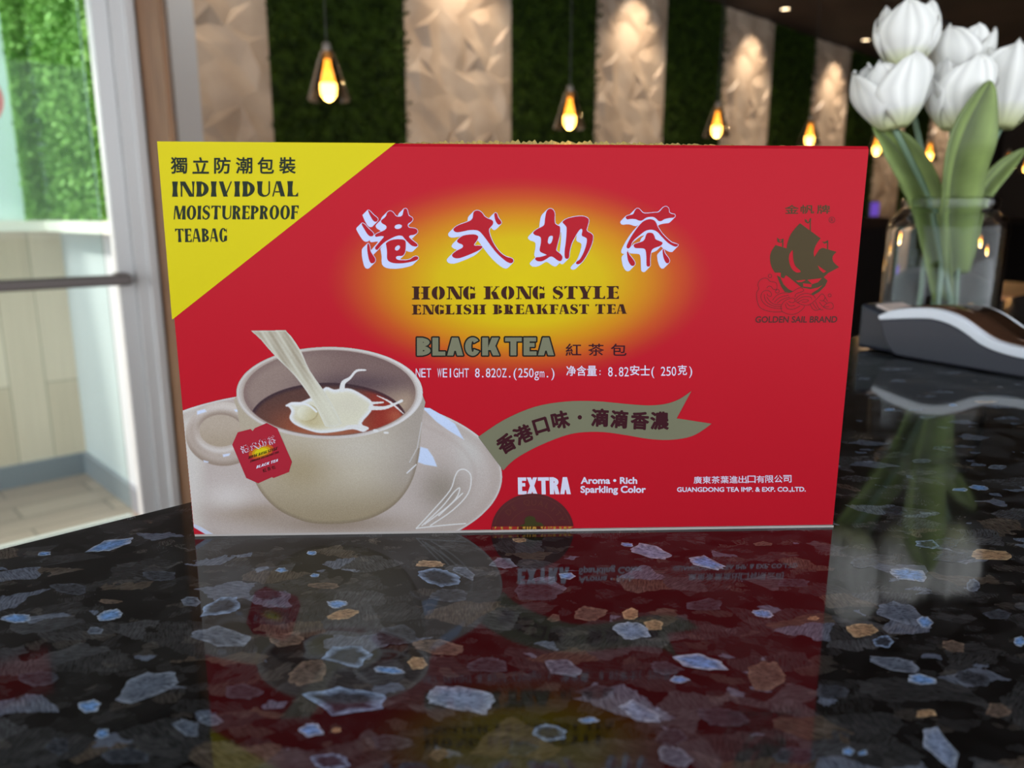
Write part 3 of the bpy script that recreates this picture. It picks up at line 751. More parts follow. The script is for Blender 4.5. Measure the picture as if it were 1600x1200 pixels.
def word(txt, Sx, t, style, gap=.1, space=.4, quad=None, grow=0.0):
    A = []; C = []; x = 0.0
    for ch in txt:
        if ch == ' ': x += space; continue
        a, c, w = glyph(ch, Sx, t, style)
        A += [[(u + x, v) for u, v in p] for p in a]; C += [[(u + x, v) for u, v in p] for p in c]
        x += w + gap
    W = x - gap; bl, brr, tr, tl = quad
    def mp(p):
        u, w = p[0] / W, p[1]
        return tuple((bl[i] * (1 - u) + brr[i] * u) * (1 - w) + (tl[i] * (1 - u) + tr[i] * u) * w for i in (0, 1))
    A = [[mp(q) for q in p] for p in A]; C = [[mp(q) for q in p] for p in C]
    if grow: A = dilate(A, grow)
    return region(A, C if not grow else [])

def zs(pts, ox, oy, k): return [(ox + x / k, oy + y / k) for x, y in pts]
CALLIG = {
 '港': (550, [[(585,198),(625,205),(660,240),(690,278),(745,285),(785,265),(800,215),(810,170),(835,158),(862,175),(875,230),(890,270),(940,300),(948,335),(925,365),(885,390),(872,420),(890,455),(940,462),(1000,475),(1025,510),(1012,545),(970,568),(910,578),(892,600),(915,630),(970,675),(1020,715),(1022,745),(985,752),(930,735),(870,680),(815,620),(790,590),(745,580),(690,590),(620,620),(540,665),(470,720),(425,775),(395,805),(368,795),(362,768),(385,735),(440,670),(495,605),(480,590),(430,592),(378,600),(360,580),(375,558),(430,530),(500,500),(535,470),(540,445),(525,420),(480,395),(455,365),(465,335),(510,300),(535,265),(548,225)],
   [(535,735),(530,710),(555,680),(620,650),(700,638),(780,640),(825,655),(840,690),(840,760),(832,830),(810,880),(780,898),(720,900),(690,915),(695,945),(740,962),(840,965),(910,950),(960,915),(1005,902),(1035,920),(1030,950),(980,975),(880,1000),(760,1015),(640,1008),(575,980),(548,930),(548,830)],
   [(250,185),(285,200),(330,250),(390,300),(405,325),(395,355),(365,365),(330,345),(290,280)],[(152,405),(165,385),(200,405),(250,460),(320,525),(340,560),(325,588),(280,590),(240,555),(190,475)],[(240,725),(260,705),(280,760),(290,820),(330,890),(362,940),(362,985),(330,1012),(290,1005),(262,940),(240,820)]],
   [[(665,445),(685,418),(730,405),(770,415),(780,435),(765,460),(720,478),(680,470)],[(672,800),(678,765),(705,740),(735,735),(752,755),(740,790),(705,815)]]),
 '式': (690, [[(490,270),(500,215),(540,190),(590,195),(635,230),(670,280),(720,312),(780,335),(805,365),(800,405),(765,450),(740,490),(755,570),(790,660),(840,750),(910,840),(1000,905),(1080,930),(1118,955),(1115,995),(1080,1012),(1020,990),(930,920),(850,840),(770,740),(690,630),(630,555),(590,515),(530,495),(440,495),(340,515),(250,530),(200,515),(185,485),(205,455),(270,415),(380,375),(450,345),(482,310)],
   [(240,670),(265,630),(330,585),(420,565),(510,562),(560,580),(572,610),(550,660),(510,715),(520,738),(580,738),(630,745),(635,765),(600,800),(500,850),(380,900),(270,935),(200,930),(165,900),(175,865),(230,820),(310,780),(335,750),(320,720),(270,700)],
   [(822,255),(835,228),(862,235),(885,300),(925,350),(935,385),(905,410),(875,400),(840,345)]], []),
 '奶': (820, [[(335,215),(365,170),(410,160),(450,190),(468,245),(465,330),(475,395),(520,425),(550,450),(548,560),(520,680),(490,800),(510,830),(560,870),(588,915),(575,965),(545,980),(500,960),(440,915),(395,910),(340,945),(270,980),(200,980),(162,950),(175,922),(240,915),(310,895),(340,880),(280,855),(240,830),(232,790),(250,700),(250,620),(220,590),(165,575),(132,545),(145,515),(200,475),(270,440),(305,405),(315,320)],
   [(590,375),(610,345),(680,310),(790,285),(900,278),(970,300),(1000,340),(985,420),(965,490),(985,520),(1040,550),(1065,590),(1055,680),(1010,800),(940,930),(880,1005),(830,1030),(800,1015),(812,985),(860,950),(920,840),(960,720),(970,640),(945,610),(900,590),(888,560),(900,500),(880,475),(840,510),(780,610),(730,710),(700,830),(690,920),(660,945),(625,920),(622,820),(640,680),(650,560),(652,460),(630,420)]],
   [[(360,660),(375,605),(405,585),(435,590),(435,630),(415,690),(385,712),(362,695)]]),
 '茶': (960, [[(175,300),(190,275),(240,260),(290,245),(315,200),(340,162),(380,160),(415,195),(455,230),(530,232),(620,222),(690,215),(735,170),(775,132),(820,130),(850,165),(855,215),(890,240),(940,250),(945,280),(920,300),(850,308),(780,325),(730,355),(690,352),(665,330),(630,300),(580,288),(500,300),(430,345),(380,345),(330,325),(260,320),(200,328)],
   [(190,755),(200,715),(260,600),(340,480),(430,375),(500,335),(570,325),(630,350),(660,400),(680,450),(740,540),(820,625),(900,690),(985,715),(990,738),(960,755),(900,735),(820,680),(740,600),(670,525),(610,495),(550,490),(480,510),(400,570),(320,635),(275,690),(255,750),(225,780),(200,778)],
   [(490,580),(510,545),(555,535),(600,548),(625,590),(640,635),(690,660),(740,680),(750,705),(720,740),(640,770),(590,800),(568,860),(558,950),(558,1045),(540,1065),(510,1060),(500,1030),(498,920),(488,820),(460,785),(400,778),(330,775),(300,745),(310,715),(370,695),(440,670),(475,630)],
   [(195,850),(210,830),(235,880),(290,950),(320,1000),(315,1040),(280,1055),(245,1030),(210,960)],[(752,810),(770,795),(790,860),(840,925),(860,970),(850,1005),(815,1012),(785,975),(760,900)]], [])}

# =================================================================== THE TEA BOX
INKF = 0.72                          # even darkening of all box inks, in place of shade falling on it
def dim(c): c = lin(c); return (c[0] * INKF, c[1] * INKF, c[2] * INKF, 1)
def ink(name, col, rough=.34, **k):
    m = mat(name, col, rough, .05, coat=.008, coat_r=.06, **k); nodes(m)[2].inputs['Base Color'].default_value = dim(col); return m
def build_box():
    root = empty('tea_box', BC, BYAW, 'upright red and yellow tea carton with a printed cup, on the granite counter', 'tea box')
    red = ink('carton_red', (194, 26, 42))
    # the printed glow: yellow fading to red, drawn as an ellipse on the face
    ns, lk, b = nodes(red)
    tc = ns.new('ShaderNodeTexCoord'); mp = ns.new('ShaderNodeMapping')
    g0 = face(815, 440)
    loc = Vector(((g0 - BC).dot(BA), 0, g0.z - BC.z))
    vm = ns.new('ShaderNodeVectorMath'); vm.operation = 'SUBTRACT'; vm.inputs[1].default_value = loc
    lk.new(tc.outputs['Object'], vm.inputs[0])
    mp.inputs['Scale'].default_value = (1 / .0775, 0, 1 / .0405); lk.new(vm.outputs[0], mp.inputs[0])
    ln = ns.new('ShaderNodeVectorMath'); ln.operation = 'LENGTH'; lk.new(mp.outputs[0], ln.inputs[0])
    r = ns.new('ShaderNodeValToRGB'); e = r.color_ramp.elements
    e[0].position = .0; e[0].color = dim((226, 200, 8)); e[1].position = 1.0; e[1].color = dim((194, 26, 42))
    for p, c in ((.42, (220, 186, 14)), (.62, (214, 142, 22)), (.8, (202, 84, 34)), (.92, (194, 46, 40))):
        q = e.new(p); q.color = dim(c)
    lk.new(ln.outputs['Value'], r.inputs[0]); lk.new(r.outputs[0], b.inputs['Base Color'])
    paper = mat('grey_board_edge', (160, 152, 148), .5)
    # carton body, chamfered along its folds
    h, d, z = BW / 2, BD, BH
    c = 0.0012
    mb = MB()
    prof = [(-0, c), (-0, z - c), (c, z), (d - c, z), (d, z - c), (d, c), (d - c, 0), (c, 0)]      # (depth, height)
    v = []; f = []
    for x in (-h, h):
        for yy, zz in prof: v.append((x, yy, zz))
    n = len(prof)
    for i in range(n):
        j = (i + 1) % n; f.append((i, n + i, n + j, j) if False else (j, n + j, n + i, i))
    f += [tuple(range(n)), tuple(n + i for i in range(n))[::-1]]
    mi = [0] * len(f); mi[7] = 1
    o = link_mesh('carton', v, f, [red, paper], None, False, mi)
    bm = bmesh.new(); bm.from_mesh(o.data); bmesh.ops.recalc_face_normals(bm, faces=bm.faces); bm.to_mesh(o.data); bm.free()
    o.parent = root
    yel = ink('carton_yellow', (220, 202, 20)); dark = ink('ink_dark_green', (40, 48, 34)); brown = ink('ink_brown', (62, 30, 22))
    white = ink('ink_white', (226, 222, 244)); lav = ink('ink_lavender', (206, 212, 246)); cred = ink('ink_red', (184, 28, 42)); olive = ink('ink_olive_grey', (126, 124, 100)); black = ink('ink_black', (34, 30, 24)); maroon = ink('ink_maroon', (64, 26, 34))
    thinb = ink('ink_thin_brown', (96, 28, 24))
    # yellow corner with its lettering
    p = Print().put(region([[(245.5, 221), (618, 223.6), (269, 499.5)]]), 1)
    ob = p.build('corner_panel', yel, root, 'yellow printed corner')
    Print().put(region([[(304.6, 834.4), (1302.3, 820.3), (1301.9, 824), (305, 837.9)]]), 4).build('bottom_fold', paper, root, 'pale grey board edge along the bottom')
    p = Print()
    for i, ch in enumerate('獨立防潮包裝'):
        p.text(fit(text_mesh(ch), rectq(267.6 + i * 33.85, 246.1, 292.4 + i * 33.85, 271.0)), 2, .62)
    p.put(word('INDIVIDUAL', .28, .09, 'flare', .13, .4, [(269, 307.5), (466, 307), (466, 283), (269, 283.6)]), 2)
    p.put(word('MOISTUREPROOF', .25, .09, 'flare', .10, .4, [(271.5, 343), (466, 342.5), (467, 321), (272, 321.5)]), 2)
    p.put(word('TEABAG', .25, .09, 'flare', .09, .4, [(274.5, 378.5), (355, 377.8), (355, 356.6), (273.5, 357.3)]), 2)
    p.build('corner_lettering', dark, root, 'dark lettering on the yellow corner')
    # title
    for ch, (ox, adds, holes) in CALLIG.items():
        A = [smooth(zs(q, ox, 310, 10), 3) for q in adds]; Hs = [smooth(zs(q, ox, 310, 10), 3) for q in holes]
        p = Print()
        p.put(region(dilate(sweep([a[::2] for a in A], (-7.6, 7.6)), .9)), 1, 0)
        p.put(region(A, Hs), 2, 1)
        p.build('title_character', [lav, cred], root, 'red brush character with a pale lavender shadow')
    p = Print()
    p.put(word('HONG KONG STYLE', .33, .075, 'stencil', .10, .46, [(643.5, 468), (966.5, 467), (966.5, 447), (643.5, 447.6)]), 1)
    p.put(word('ENGLISH BREAKFAST TEA', .33, .085, 'stencil', .12, .46, [(643.5, 491.5), (978.5, 490.3), (978.5, 475.3), (643.5, 476.2)]), 1)
    p.build('stencil_lettering', brown, root, 'dark brown stencil capitals')
    # BLACK TEA, red-tea-bag characters, weight
    q = [(651.5, 555.5), (865.5, 555), (865.5, 527.2), (651.5, 527.6)]
    p = Print()
    p.put(word('BLACK TEA', .31, .22, 'block', .10, .18, q, grow=2.3), 1, 0)
    p.put(word('BLACK TEA', .31, .22, 'block', .10, .18, q), 2, 1)
    p.build('black_outlined_lettering', [black, olive], root, 'olive grey capitals with a black outline')
    p = Print()
    for i, ch in enumerate('紅茶包'): p.text(fit(text_mesh(ch), rectq(884 + i * 35.3, 537.2, 908 + i * 35.3, 555.6)), 1, .3)
    p.build('subtitle_lettering', maroon, root, 'small dark maroon characters')
    p = Print()
    def mono(s, x0, x1, yb, yt, slope=0.0, off=.0):
        cell = (x1 - x0) / len(s); capk = (yb - yt) / .69
        for i, ch in enumerate(s):
            if ch == ' ': continue
            vs, fs = text_mesh(ch, off); w = max(v[0] for v in vs) - min(v[0] for v in vs)
            k = min(1.0, cell * .84 / (w * capk))
            if ch in '.,': k = 1
            p.put(char_at(ch, x0 + cell * (i + .5), yb + slope * i * cell, capk, 0, off, k, base=0), 1)
    mono('NET WEIGHT 8.82OZ.(250gm.)', 649, 868, 589.5, 575.5)
    for i, ch in enumerate('净含量'): p.text(fit(text_mesh(ch), rectq(885 + i * 16.3, 571.6, 899.6 + i * 16.3, 587)), 1, .22)
    mono(':', 932, 943, 585.5, 575)
    mono('8.82', 949.5, 983, 588, 573.6)
    for i, ch in enumerate('安士'): p.text(fit(text_mesh(ch), rectq(984.5 + i * 16.2, 571, 999 + i * 16.2, 586.3)), 1, .22)
    mono('(', 1016, 1024, 586.5, 573); mono('250', 1032, 1057, 587, 573)
    p.text(fit(text_mesh('克'), rectq(1059, 570.5, 1073, 585.8)), 1, .22); mono(')', 1075, 1083, 586, 572.5)
    p.build('weight_lettering', white, root, 'white weight line')
    # ribbon
    rb = zs([(30,347),(200,235),(400,150),(600,115),(800,112),(1000,130),(1150,140),(1260,130),(1350,100),(1432,45)], 740, 600, 4.2105)
    rb2 = zs([(1565,260),(1480,320),(1400,352),(1280,367),(1150,360),(1000,335),(850,315),(700,318),(580,345),(420,410),(300,475),(240,520),(195,568)], 740, 600, 4.2105)
    poly = smooth(rb, 4, False) + zs([(1335, 225)], 740, 600, 4.2105) + smooth(rb2, 4, False)
    p = Print().put(region([poly]), 4)
    p.build('ribbon_print', olive, root, 'olive grey printed ribbon')
    p = Print()
    for ch, x, y, a in (('香', 215, 390, -30), ('港', 325, 330, -24), ('口', 443, 275, -17), ('味', 570, 235, -12), ('滴', 830, 220, 2), ('滴', 957, 230, 4), ('香', 1093, 240, 3), ('濃', 1222, 240, 0)):
        X, Y = zs([(x, y)], 740, 600, 4.2105)[0]
        p.text(char_at(ch, X, Y, 28.5, math.radians(a)), 5, 1.15)
    p.put(region([disk(zs([(698, 218)], 740, 600, 4.2105)[0], 3.4, 16)]), 5)
    p.build('ribbon_lettering', maroon, root, 'dark maroon characters on the ribbon')
    # white lines at the bottom
    p = Print()
    p.put(word('EXTRA', .33, .2, 'block', .05, .2, [(809.5, 772.5), (892, 772), (891, 745.3), (809, 746)]), 1)
    p.text(fit(text_mesh('Aroma • Rich'), rectq(908, 745.8, 995, 755.6)), 1, .5)
    p.text(fit(text_mesh('Sparkling Color'), rectq(907.5, 759.5, 1008.5, 772.8)), 1, .5)
    for i, ch in enumerate('廣東茶葉進出口有限公司'): p.text(fit(text_mesh(ch), rectq(1083.8 + i * 14.0, 744.4 - i * .2, 1096.4 + i * 14.0, 755.6 - i * .2)), 1, .12)
    p.text(fit(text_mesh('GUANGDONG TEA IMP. & EXP. CO.,LTD.'), rectq(1058, 761.4, 1258.5, 769.4, -.6)), 1, .28)
    p.build('small_white_lettering', white, root, 'white lettering along the bottom')
    # emblem
    gold = mat('gold_foil', (52, 40, 17), .38, .2, metal=.45)
    Z = lambda pts: zs(pts, 1170, 310, 10); Y2 = lambda pts: zs(pts, 1170, 400, 10)
    A = [Z([(800,388),(960,505),(1122,625)]) + smooth(Z([(1122,625),(1070,690),(1030,770),(1012,850),(1022,915)]), 3, False)[1:] + smooth(Z([(1022,915),(1060,860),(1100,800),(1150,770)]), 3, False)[1:] + Z([(1370,835)]) + smooth(Z([(1370,835),(1310,905),(1320,990),(1410,1075)]), 3, False)[1:]
         + Z([(1240,1165),(1165,1235),(960,1250),(720,1255),(650,1165),(500,1160)]) + smooth(Z([(405,1160),(350,1060),(330,930),(350,830),(415,728)]), 3, False) + Z([(590,780)]) + smooth(Z([(590,780),(605,690),(650,570),(720,470),(800,388)]), 3, False)[1:-1],
         Z([(952,310),(968,310),(968,515),(952,515)]), Z([(870,320),(920,345),(975,312),(970,350),(925,395),(880,370)]),
         Z([(522,630),(542,630),(538,780),(520,780)]), Z([(440,610),(480,645),(545,630),(530,680),(490,695),(445,680)]),
         Z([(1222,655),(1240,655),(1238,800),(1222,800)]), Z([(1140,670),(1180,680),(1235,655),(1225,690),(1180,710)]),
         Y2([(435,300),(490,330),(540,440),(620,520),(700,555),(640,572),(560,562),(500,470)]),
         Y2([(500,250),(640,250),(720,345),(880,345),(1165,325),(1230,385),(1190,470),(1100,560),(1010,610),(970,590),(1080,520),(1160,450),(1080,492),(960,517),(880,502),(820,492),(760,442),(640,342),(580,300),(545,350),(500,330)])]
    C = [smooth(Z([(685,808),(690,900),(700,980),(730,1060),(805,1130),(795,1155),(740,1155),(680,1110),(640,1030),(625,940),(640,860)]), 3), Z([(1075,1045),(1210,1140),(1165,1165),(1110,1120)]),
         Y2([(845,425),(985,440),(975,490),(850,475)]), Y2([(915,372),(1140,345),(1080,410),(990,440)]), Y2([(735,385),(880,370),(880,385),(830,405),(770,410)]), Z([(905,345),(950,335),(925,375)]), Z([(470,655),(520,655),(492,685)])]
    lines = [[(430,540),(440,470),(420,415),(330,395),(300,360),(240,345),(170,380),(140,450),(155,510),(120,580),(130,700),(170,800),(260,850),(400,875),(520,870)],[(520,820),(400,815),(270,770),(200,690),(190,610),(230,550),(300,540),(350,580),(345,630),(300,620),(285,590)],[(510,790),(400,785),(300,740),(250,670),(240,600)],[(500,760),(400,755),(330,710),(280,640)],[(280,500),(310,470),(350,480),(380,520),(420,520)],
      [(370,690),(430,620),(520,580),(650,570),(780,500),(840,510),(850,550),(740,590),(720,640)],[(400,720),(480,650),(620,610)],[(440,740),(520,680),(640,640)],[(520,870),(500,800),(540,720),(620,670),(700,660),(720,700),(680,730),(620,710)],[(520,870),(620,910),(740,900),(840,830),(870,780)],[(570,750),(600,820),(700,830),(800,780)],[(590,730),(640,780),(720,770)],
      [(720,680),(800,610),(900,585),(1000,610),(1040,660)],[(740,700),(840,640),(960,640),(980,680)],[(760,730),(850,680),(930,690),(900,720),(830,720)],[(720,700),(800,750),(900,770),(980,740),(1080,650),(1140,590),(1190,640),(1160,700),(1110,690)],[(960,760),(1000,830),(1060,850),(1120,820)],[(1000,740),(1060,830)],[(1040,710),(1100,830),(1160,840)],[(1100,720),(1180,810),(1290,830),(1320,780),(1290,730),(1220,740),(1170,790),(1250,790)],[(1160,690),(1220,740)],[(1190,640),(1230,710)]]
    p = Print(); p.put(region(A, C), 1, 0)
    wv = []
    for ln_ in lines: wv += stroke(Y2(smooth(ln_, 3, False)), .42)
    for bx, by, br_ in ((330, 312, 28), (445, 550, 30), (1262, 615, 24)):
        ring_ = Y2(disk((bx, by), br_, 14)); wv += stroke(ring_ + [ring_[0]], .42)
    rc = disk((1299.8, 343.6), 4.6, 20); wv += stroke(rc + [rc[0]], .4)
    p.put(region(wv), 1, 1)
    p.put(fit(text_mesh('R'), rectq(1298, 341, 1302, 346.4)), 1, 1)
    for ch, x0, x1 in (('金', 1226.5, 1247.5), ('帆', 1251, 1271.5), ('牌', 1276.5, 1296.5)):
        p.text(fit(text_mesh(ch), rectq(x0, 320.5, x1, 333.8)), 1, .25, 0)
    p.text(fit(text_mesh('GOLDEN SAIL BRAND'), [(1180, 504), (1307, 503.8), (1308.5, 494.2), (1181, 494.4)]), 1, .35, 1)
    p.build('ship_emblem', [gold, mat('dark_foil_line', (70, 22, 18), .4, .15)], root, 'gold foil sailing ship over line-drawn waves')
    build_cup_print(root, ink, dark, white)
    # round seal sticker folded over the bottom edge
    seal = mat('seal_film', (74, 22, 26), .22, .5, coat=.4, coat_r=.05)
    p = Print()
    arc = [(832 + 64.5 * math.cos(math.pi + math.pi * i / 36), 829 + 58 * math.sin(math.pi + math.pi * i / 36)) for i in range(37)]
    p.put(region([arc + [(896.5, 830.5), (767.5, 833)]]), 2)
    so = p.build('seal_sticker', seal, root, 'dark brown half-round seal sticker')
    faint = ink('seal_faint_print', (98, 52, 40)); grn = ink('seal_green', (66, 62, 34))
    p = Print()
    for i, ch in enumerate('DE QUALITY'):
        a = math.radians(222 + i * 12.6)
        if ch != ' ': p.put(char_at(ch, 832 + 50 * math.cos(a), 829 + 44 * math.sin(a), 13, a + math.pi / 2, .0), 3, 0)
    for rr in ((60, 53.5), (37, 33)):
        ar = [(832 + rr[0] * math.cos(math.pi * (1.06 + .88 * i / 30)), 829 + rr[1] * math.sin(math.pi * (1.06 + .88 * i / 30))) for i in range(31)]
        p.put(region(stroke(ar, .45)), 3, 0)
    p.put(region([smooth([(812, 827), (814, 820), (820, 818), (820, 810), (827, 806), (835, 808), (838, 815), (846, 817), (850, 826)], 3)]), 3, 1)
    p.build('seal_print', [faint, grn], so)
    p = Print(); r_ = random.Random(2)
    bits = []
    for i in range(26):
        x = r_.uniform(769, 894); w = r_.uniform(1, 5); bits.append([(x, 822.5), (x + w, 822.5), (x + w, 823.6 + r_.random() * 5), (x, 824 + r_.random() * 3)])
    p.put(region([[(769, 822.6), (896, 821.6), (896, 829.6), (768.5, 831.6)]]), 3, 0); p.put(region(bits), 4, 1)
    p.build('seal_gold_band', [mat('seal_red_foil', (150, 32, 24), .3, metal=.3), mat('seal_gold', (206, 150, 62), .25, metal=.6)], so, 'red and gold band of the seal')
    # crimped seam of the clear wrap along the top edge
    v = []; f = []; n = 150; zt = BC.z + BH
    for i in range(n + 1):
        x = -.05 + .165 * i / n; hh = .0006 + .0011 * ((i * 7919) % 13) / 13 + (.0008 if i % 2 else 0)
        hh *= max(.15, math.sin(math.pi * min(1, (i + 4) / 150) ** .7)) if i < 140 else .3
        for yy, zz in ((.006, 0.0), (.0065 + (.0012 if i % 2 else 0), hh)):
            v.append(BC + BA * x - BN * yy + Vector((0, 0, BH + zz)))
    for i in range(n): f.append((2 * i, 2 * i + 2, 2 * i + 3, 2 * i + 1))
    solidify(link_mesh('wrap_seam', v, f, mat('clear_wrap', (214, 190, 120), .12, trans=.5, ior=1.4), root, False), .0003)
    return root

# ---- the cup photograph printed on the carton: colours per point of a fine grid of ink dots
def build_cup_print(root, ink, dark, white):
    x0, x1, y0, y1, st = 284.0, 788.0, 512.0, 840.0, 0.62
    nx, ny = int((x1 - x0) / st) + 1, int((y1 - y0) / st) + 1
    X, Y = np.meshgrid(x0 + st * np.arange(nx), y0 + st * np.arange(ny))
    rg = np.random.default_rng(3)
    col = np.zeros((ny, nx, 3)); cov = np.zeros((ny, nx))
    def sd(pts):
        d = np.full(X.shape, 1e9); ins = np.zeros(X.shape, bool)
        for i in range(len(pts)):
            ax, ay = pts[i]; bx, by = pts[(i + 1) % len(pts)]
            ex, ey = bx - ax, by - ay; wx, wy = X - ax, Y - ay
            t = np.clip((wx * ex + wy * ey) / (ex * ex + ey * ey + 1e-9), 0, 1)
            d = np.minimum(d, (wx - ex * t) ** 2 + (wy - ey * t) ** 2)
            c = (ay > Y) != (by > Y)
            with np.errstate(divide='ignore', invalid='ignore'): xi = ax + (Y - ay) * ex / (ey if ey else 1e-9)
            ins ^= c & (X < xi)
        d = np.sqrt(d); return np.where(ins, -d, d)
    def sline(pts):
        d = np.full(X.shape, 1e9)
        for i in range(len(pts) - 1):
            ax, ay = pts[i]; bx, by = pts[i + 1]; ex, ey = bx - ax, by - ay; wx, wy = X - ax, Y - ay
            t = np.clip((wx * ex + wy * ey) / (ex * ex + ey * ey + 1e-9), 0, 1)
            d = np.minimum(d, (wx - ex * t) ** 2 + (wy - ey * t) ** 2)
        return np.sqrt(d)
    def se(cx, cy, rx, ry):      # rough signed distance to an ellipse
        k = np.sqrt(((X - cx) / rx) ** 2 + ((Y - cy) / ry) ** 2)
        g = np.sqrt(((X - cx) / rx ** 2) ** 2 + ((Y - cy) / ry ** 2) ** 2) + 1e-6
        return (k - 1) * k / g
    def al(d, soft=.6): return np.clip(.5 - d / (2 * soft), 0, 1)
    def lay(a, c, cover=True):
        nonlocal col, cov
        c = np.asarray(c, float)
        col = col * (1 - a[..., None]) + c * a[..., None]
        if cover: cov = np.maximum(cov, a)
    def mixc(a, b, t): t = np.clip(t, 0, 1)[..., None]; return np.asarray(a, float) * (1 - t) + np.asarray(b, float) * t
    sm = lambda a, b, v: (lambda t: t * t * (3 - 2 * t))(np.clip((v - a) / (b - a), 0, 1))
    # saucer
    ds = se(480, 745, 305, 135)
    cz = mixc((196, 182, 176), (214, 206, 200), sm(330, 300, X)); cz = cz + 0
    cz = mixc(cz, (160, 140, 122), .8 * np.exp(-(((X - 400) / 70) ** 2 + ((Y - 800) / 16) ** 2)))
    cz = mixc(cz, (218, 208, 204), .9 * np.exp(-(((X - 355) / 36) ** 2 + ((Y - 775) / 20) ** 2)))
    cz = mixc(cz, (150, 132, 116), .85 * np.exp(-(((X - 520) / 110) ** 2 + ((Y - 818) / 16) ** 2)))
    cz = mixc(cz, (146, 134, 122), .8 * np.exp(-(((X - 690) / 34) ** 2 + ((Y - 765) / 34) ** 2)))
    cz = mixc(cz, (206, 200, 196), .8 * np.exp(-(((X - 735) / 26) ** 2 + ((Y - 700) / 40) ** 2)))
    cz = mixc(cz, (176, 160, 150), sm(-26, -8, ds) * (1 - sm(-8, -1, ds)) * .4)
    lay(al(ds), cz)
    lay(al(np.abs(ds + 2) - 1.2) * .5, (226, 222, 226))
    lay(al(np.abs(se(480, 742, 262, 108)) - 2, 4) * .25, (170, 152, 140))
    lay(al(sd([(284, 812), (302, 822), (332, 841), (284, 841)])), (188, 30, 46))
    lay(al(sd([(302, 818), (312, 822), (345, 841), (332, 841), (303, 824)])), (204, 210, 232))
    for q in ([(659, 636), (672, 637), (689, 647), (711, 662), (725, 687), (700, 672), (682, 659)], [(657, 698), (668, 701), (677, 714), (683, 729), (664, 726), (653, 722)]):
        lay(al(sd(q), 1.0), (206, 220, 250))
    fl = lambda pts: [(620 + a / 2.2857, 600 + b / 2.2857) for a, b in pts]
    for q in ([(70,515),(130,450),(190,380),(208,330),(222,308),(245,306),(265,330),(255,390),(200,450),(120,505)],[(90,505),(160,440),(205,385),(225,372),(210,410),(150,470)],[(100,500),(180,440),(235,390)],[(70,515),(160,505),(245,498)]):
        d = sline(smooth(fl(q), 4, False)); lay(al(d - .9, .6), (230, 228, 228)); 
    # handle
    do, di = se(349, 678, 59, 50), se(345, 673, 33.5, 25)
    ring = np.maximum(do, -di)
    t = np.clip(-do / 22, 0, 1)
    hc = mixc((206, 192, 182), (178, 160, 148), sm(640, 724, Y) * .55)
    hc = mixc(hc, (150, 130, 116), .85 * np.exp(-(di / 7) ** 2) * sm(690, 650, Y))
    hc = mixc(hc, (148, 128, 114), .75 * np.exp(-((do + 1) / 6) ** 2) * sm(660, 715, Y))
    hc = mixc(hc, (222, 214, 212), .75 * np.exp(-((di - 6) / 4) ** 2) * sm(675, 700, Y))
    hc = mixc(hc, (168, 150, 138), .5 * np.exp(-((di - 12) / 5) ** 2) * sm(340, 300, X))
    hc = mixc(hc, (222, 212, 208), .5 * np.exp(-((do + 7) / 5) ** 2) * sm(670, 640, Y))
    lay(al(di), mixc((176, 158, 138), (196, 180, 166), sm(700, 660, Y) * .6), True)
    lay(al(ring, .9), hc)
    for q in ([(308, 642), (320, 639), (323, 643), (308, 648)], [(366, 640), (378, 639), (378, 644), (368, 643)], [(348, 710), (360, 708), (358, 712), (349, 714)], [(318, 719), (326, 721), (325, 723), (319, 722)]):
        lay(al(sd(q), 1), (214, 224, 250))
    # cup body
    body = smooth([(369.5, 618), (371, 640), (379, 690), (388, 725), (401, 757), (416, 779), (436, 797), (460, 809), (484, 816.5), (513, 818.6), (545, 817), (575, 811), (598, 801), (617, 788), (633, 770), (645, 748), (653, 720), (657, 690), (660, 650), (661, 618), (600, 580), (430, 580)], 3)
    db = sd(body)
    u = (X - 515) / 146
    bc_ = mixc((198, 186, 168), (172, 160, 150), sm(.25, 1.0, u))
    bc_ = mixc(bc_, (186, 172, 152), sm(-.2, -.9, u))
    bc_ = mixc(bc_, (150, 132, 104), sm(735, 812, Y) * .75)
    bc_ = mixc(bc_, (166, 148, 116), .8 * np.exp(-(((X - 470) / 50) ** 2 + ((Y - 735) / 40) ** 2)))
    bc_ = mixc(bc_, (206, 198, 190), .5 * np.exp(-(((X - 560) / 60) ** 2 + ((Y - 700) / 26) ** 2)))
    bc_ = mixc(bc_, (120, 102, 84), sm(-7, 0, db) * .5 * (Y > 700))
    lay(al(db), bc_)
    lay(al(sline([(640, 722), (652, 700), (659, 660)]) - .6, .9) * .8, (222, 220, 224)); lay(al(sline([(636, 739), (650, 726)]) - .9, .8), (232, 232, 240))
    # rim, inside, tea
    dr, dn = se(515, 613.5, 146, 72), se(515, 614, 134.5, 67)
    rc = mixc((196, 184, 176), (226, 222, 222), sm(-.2, .9, u) * .6 + sm(600, 690, Y) * .5)
    rc = mixc(rc, (166, 146, 136), .6 * np.exp(-((dn - 1) / 2.2) ** 2))
    lay(al(dr), rc)
    lay(al(np.abs(dr + 3) - .8, 1.1) * .6, (232, 228, 230))
    ic = mixc((152, 130, 122), (128, 104, 100), sm(430, 560, X)); ic = mixc(ic, (184, 160, 138), sm(560, 640, X) * sm(585, 640, Y))
    ic = mixc(ic, (92, 74, 80), .8 * np.exp(-(((X - 560) / 70) ** 2 + ((Y - 598) / 14) ** 2)))
    ic = mixc(ic, (118, 94, 92), sm(-14, -1, dn) * .35)
    lay(al(dn), ic)
    dt = np.maximum(se(513, 656, 122, 58), dn + 1.0)
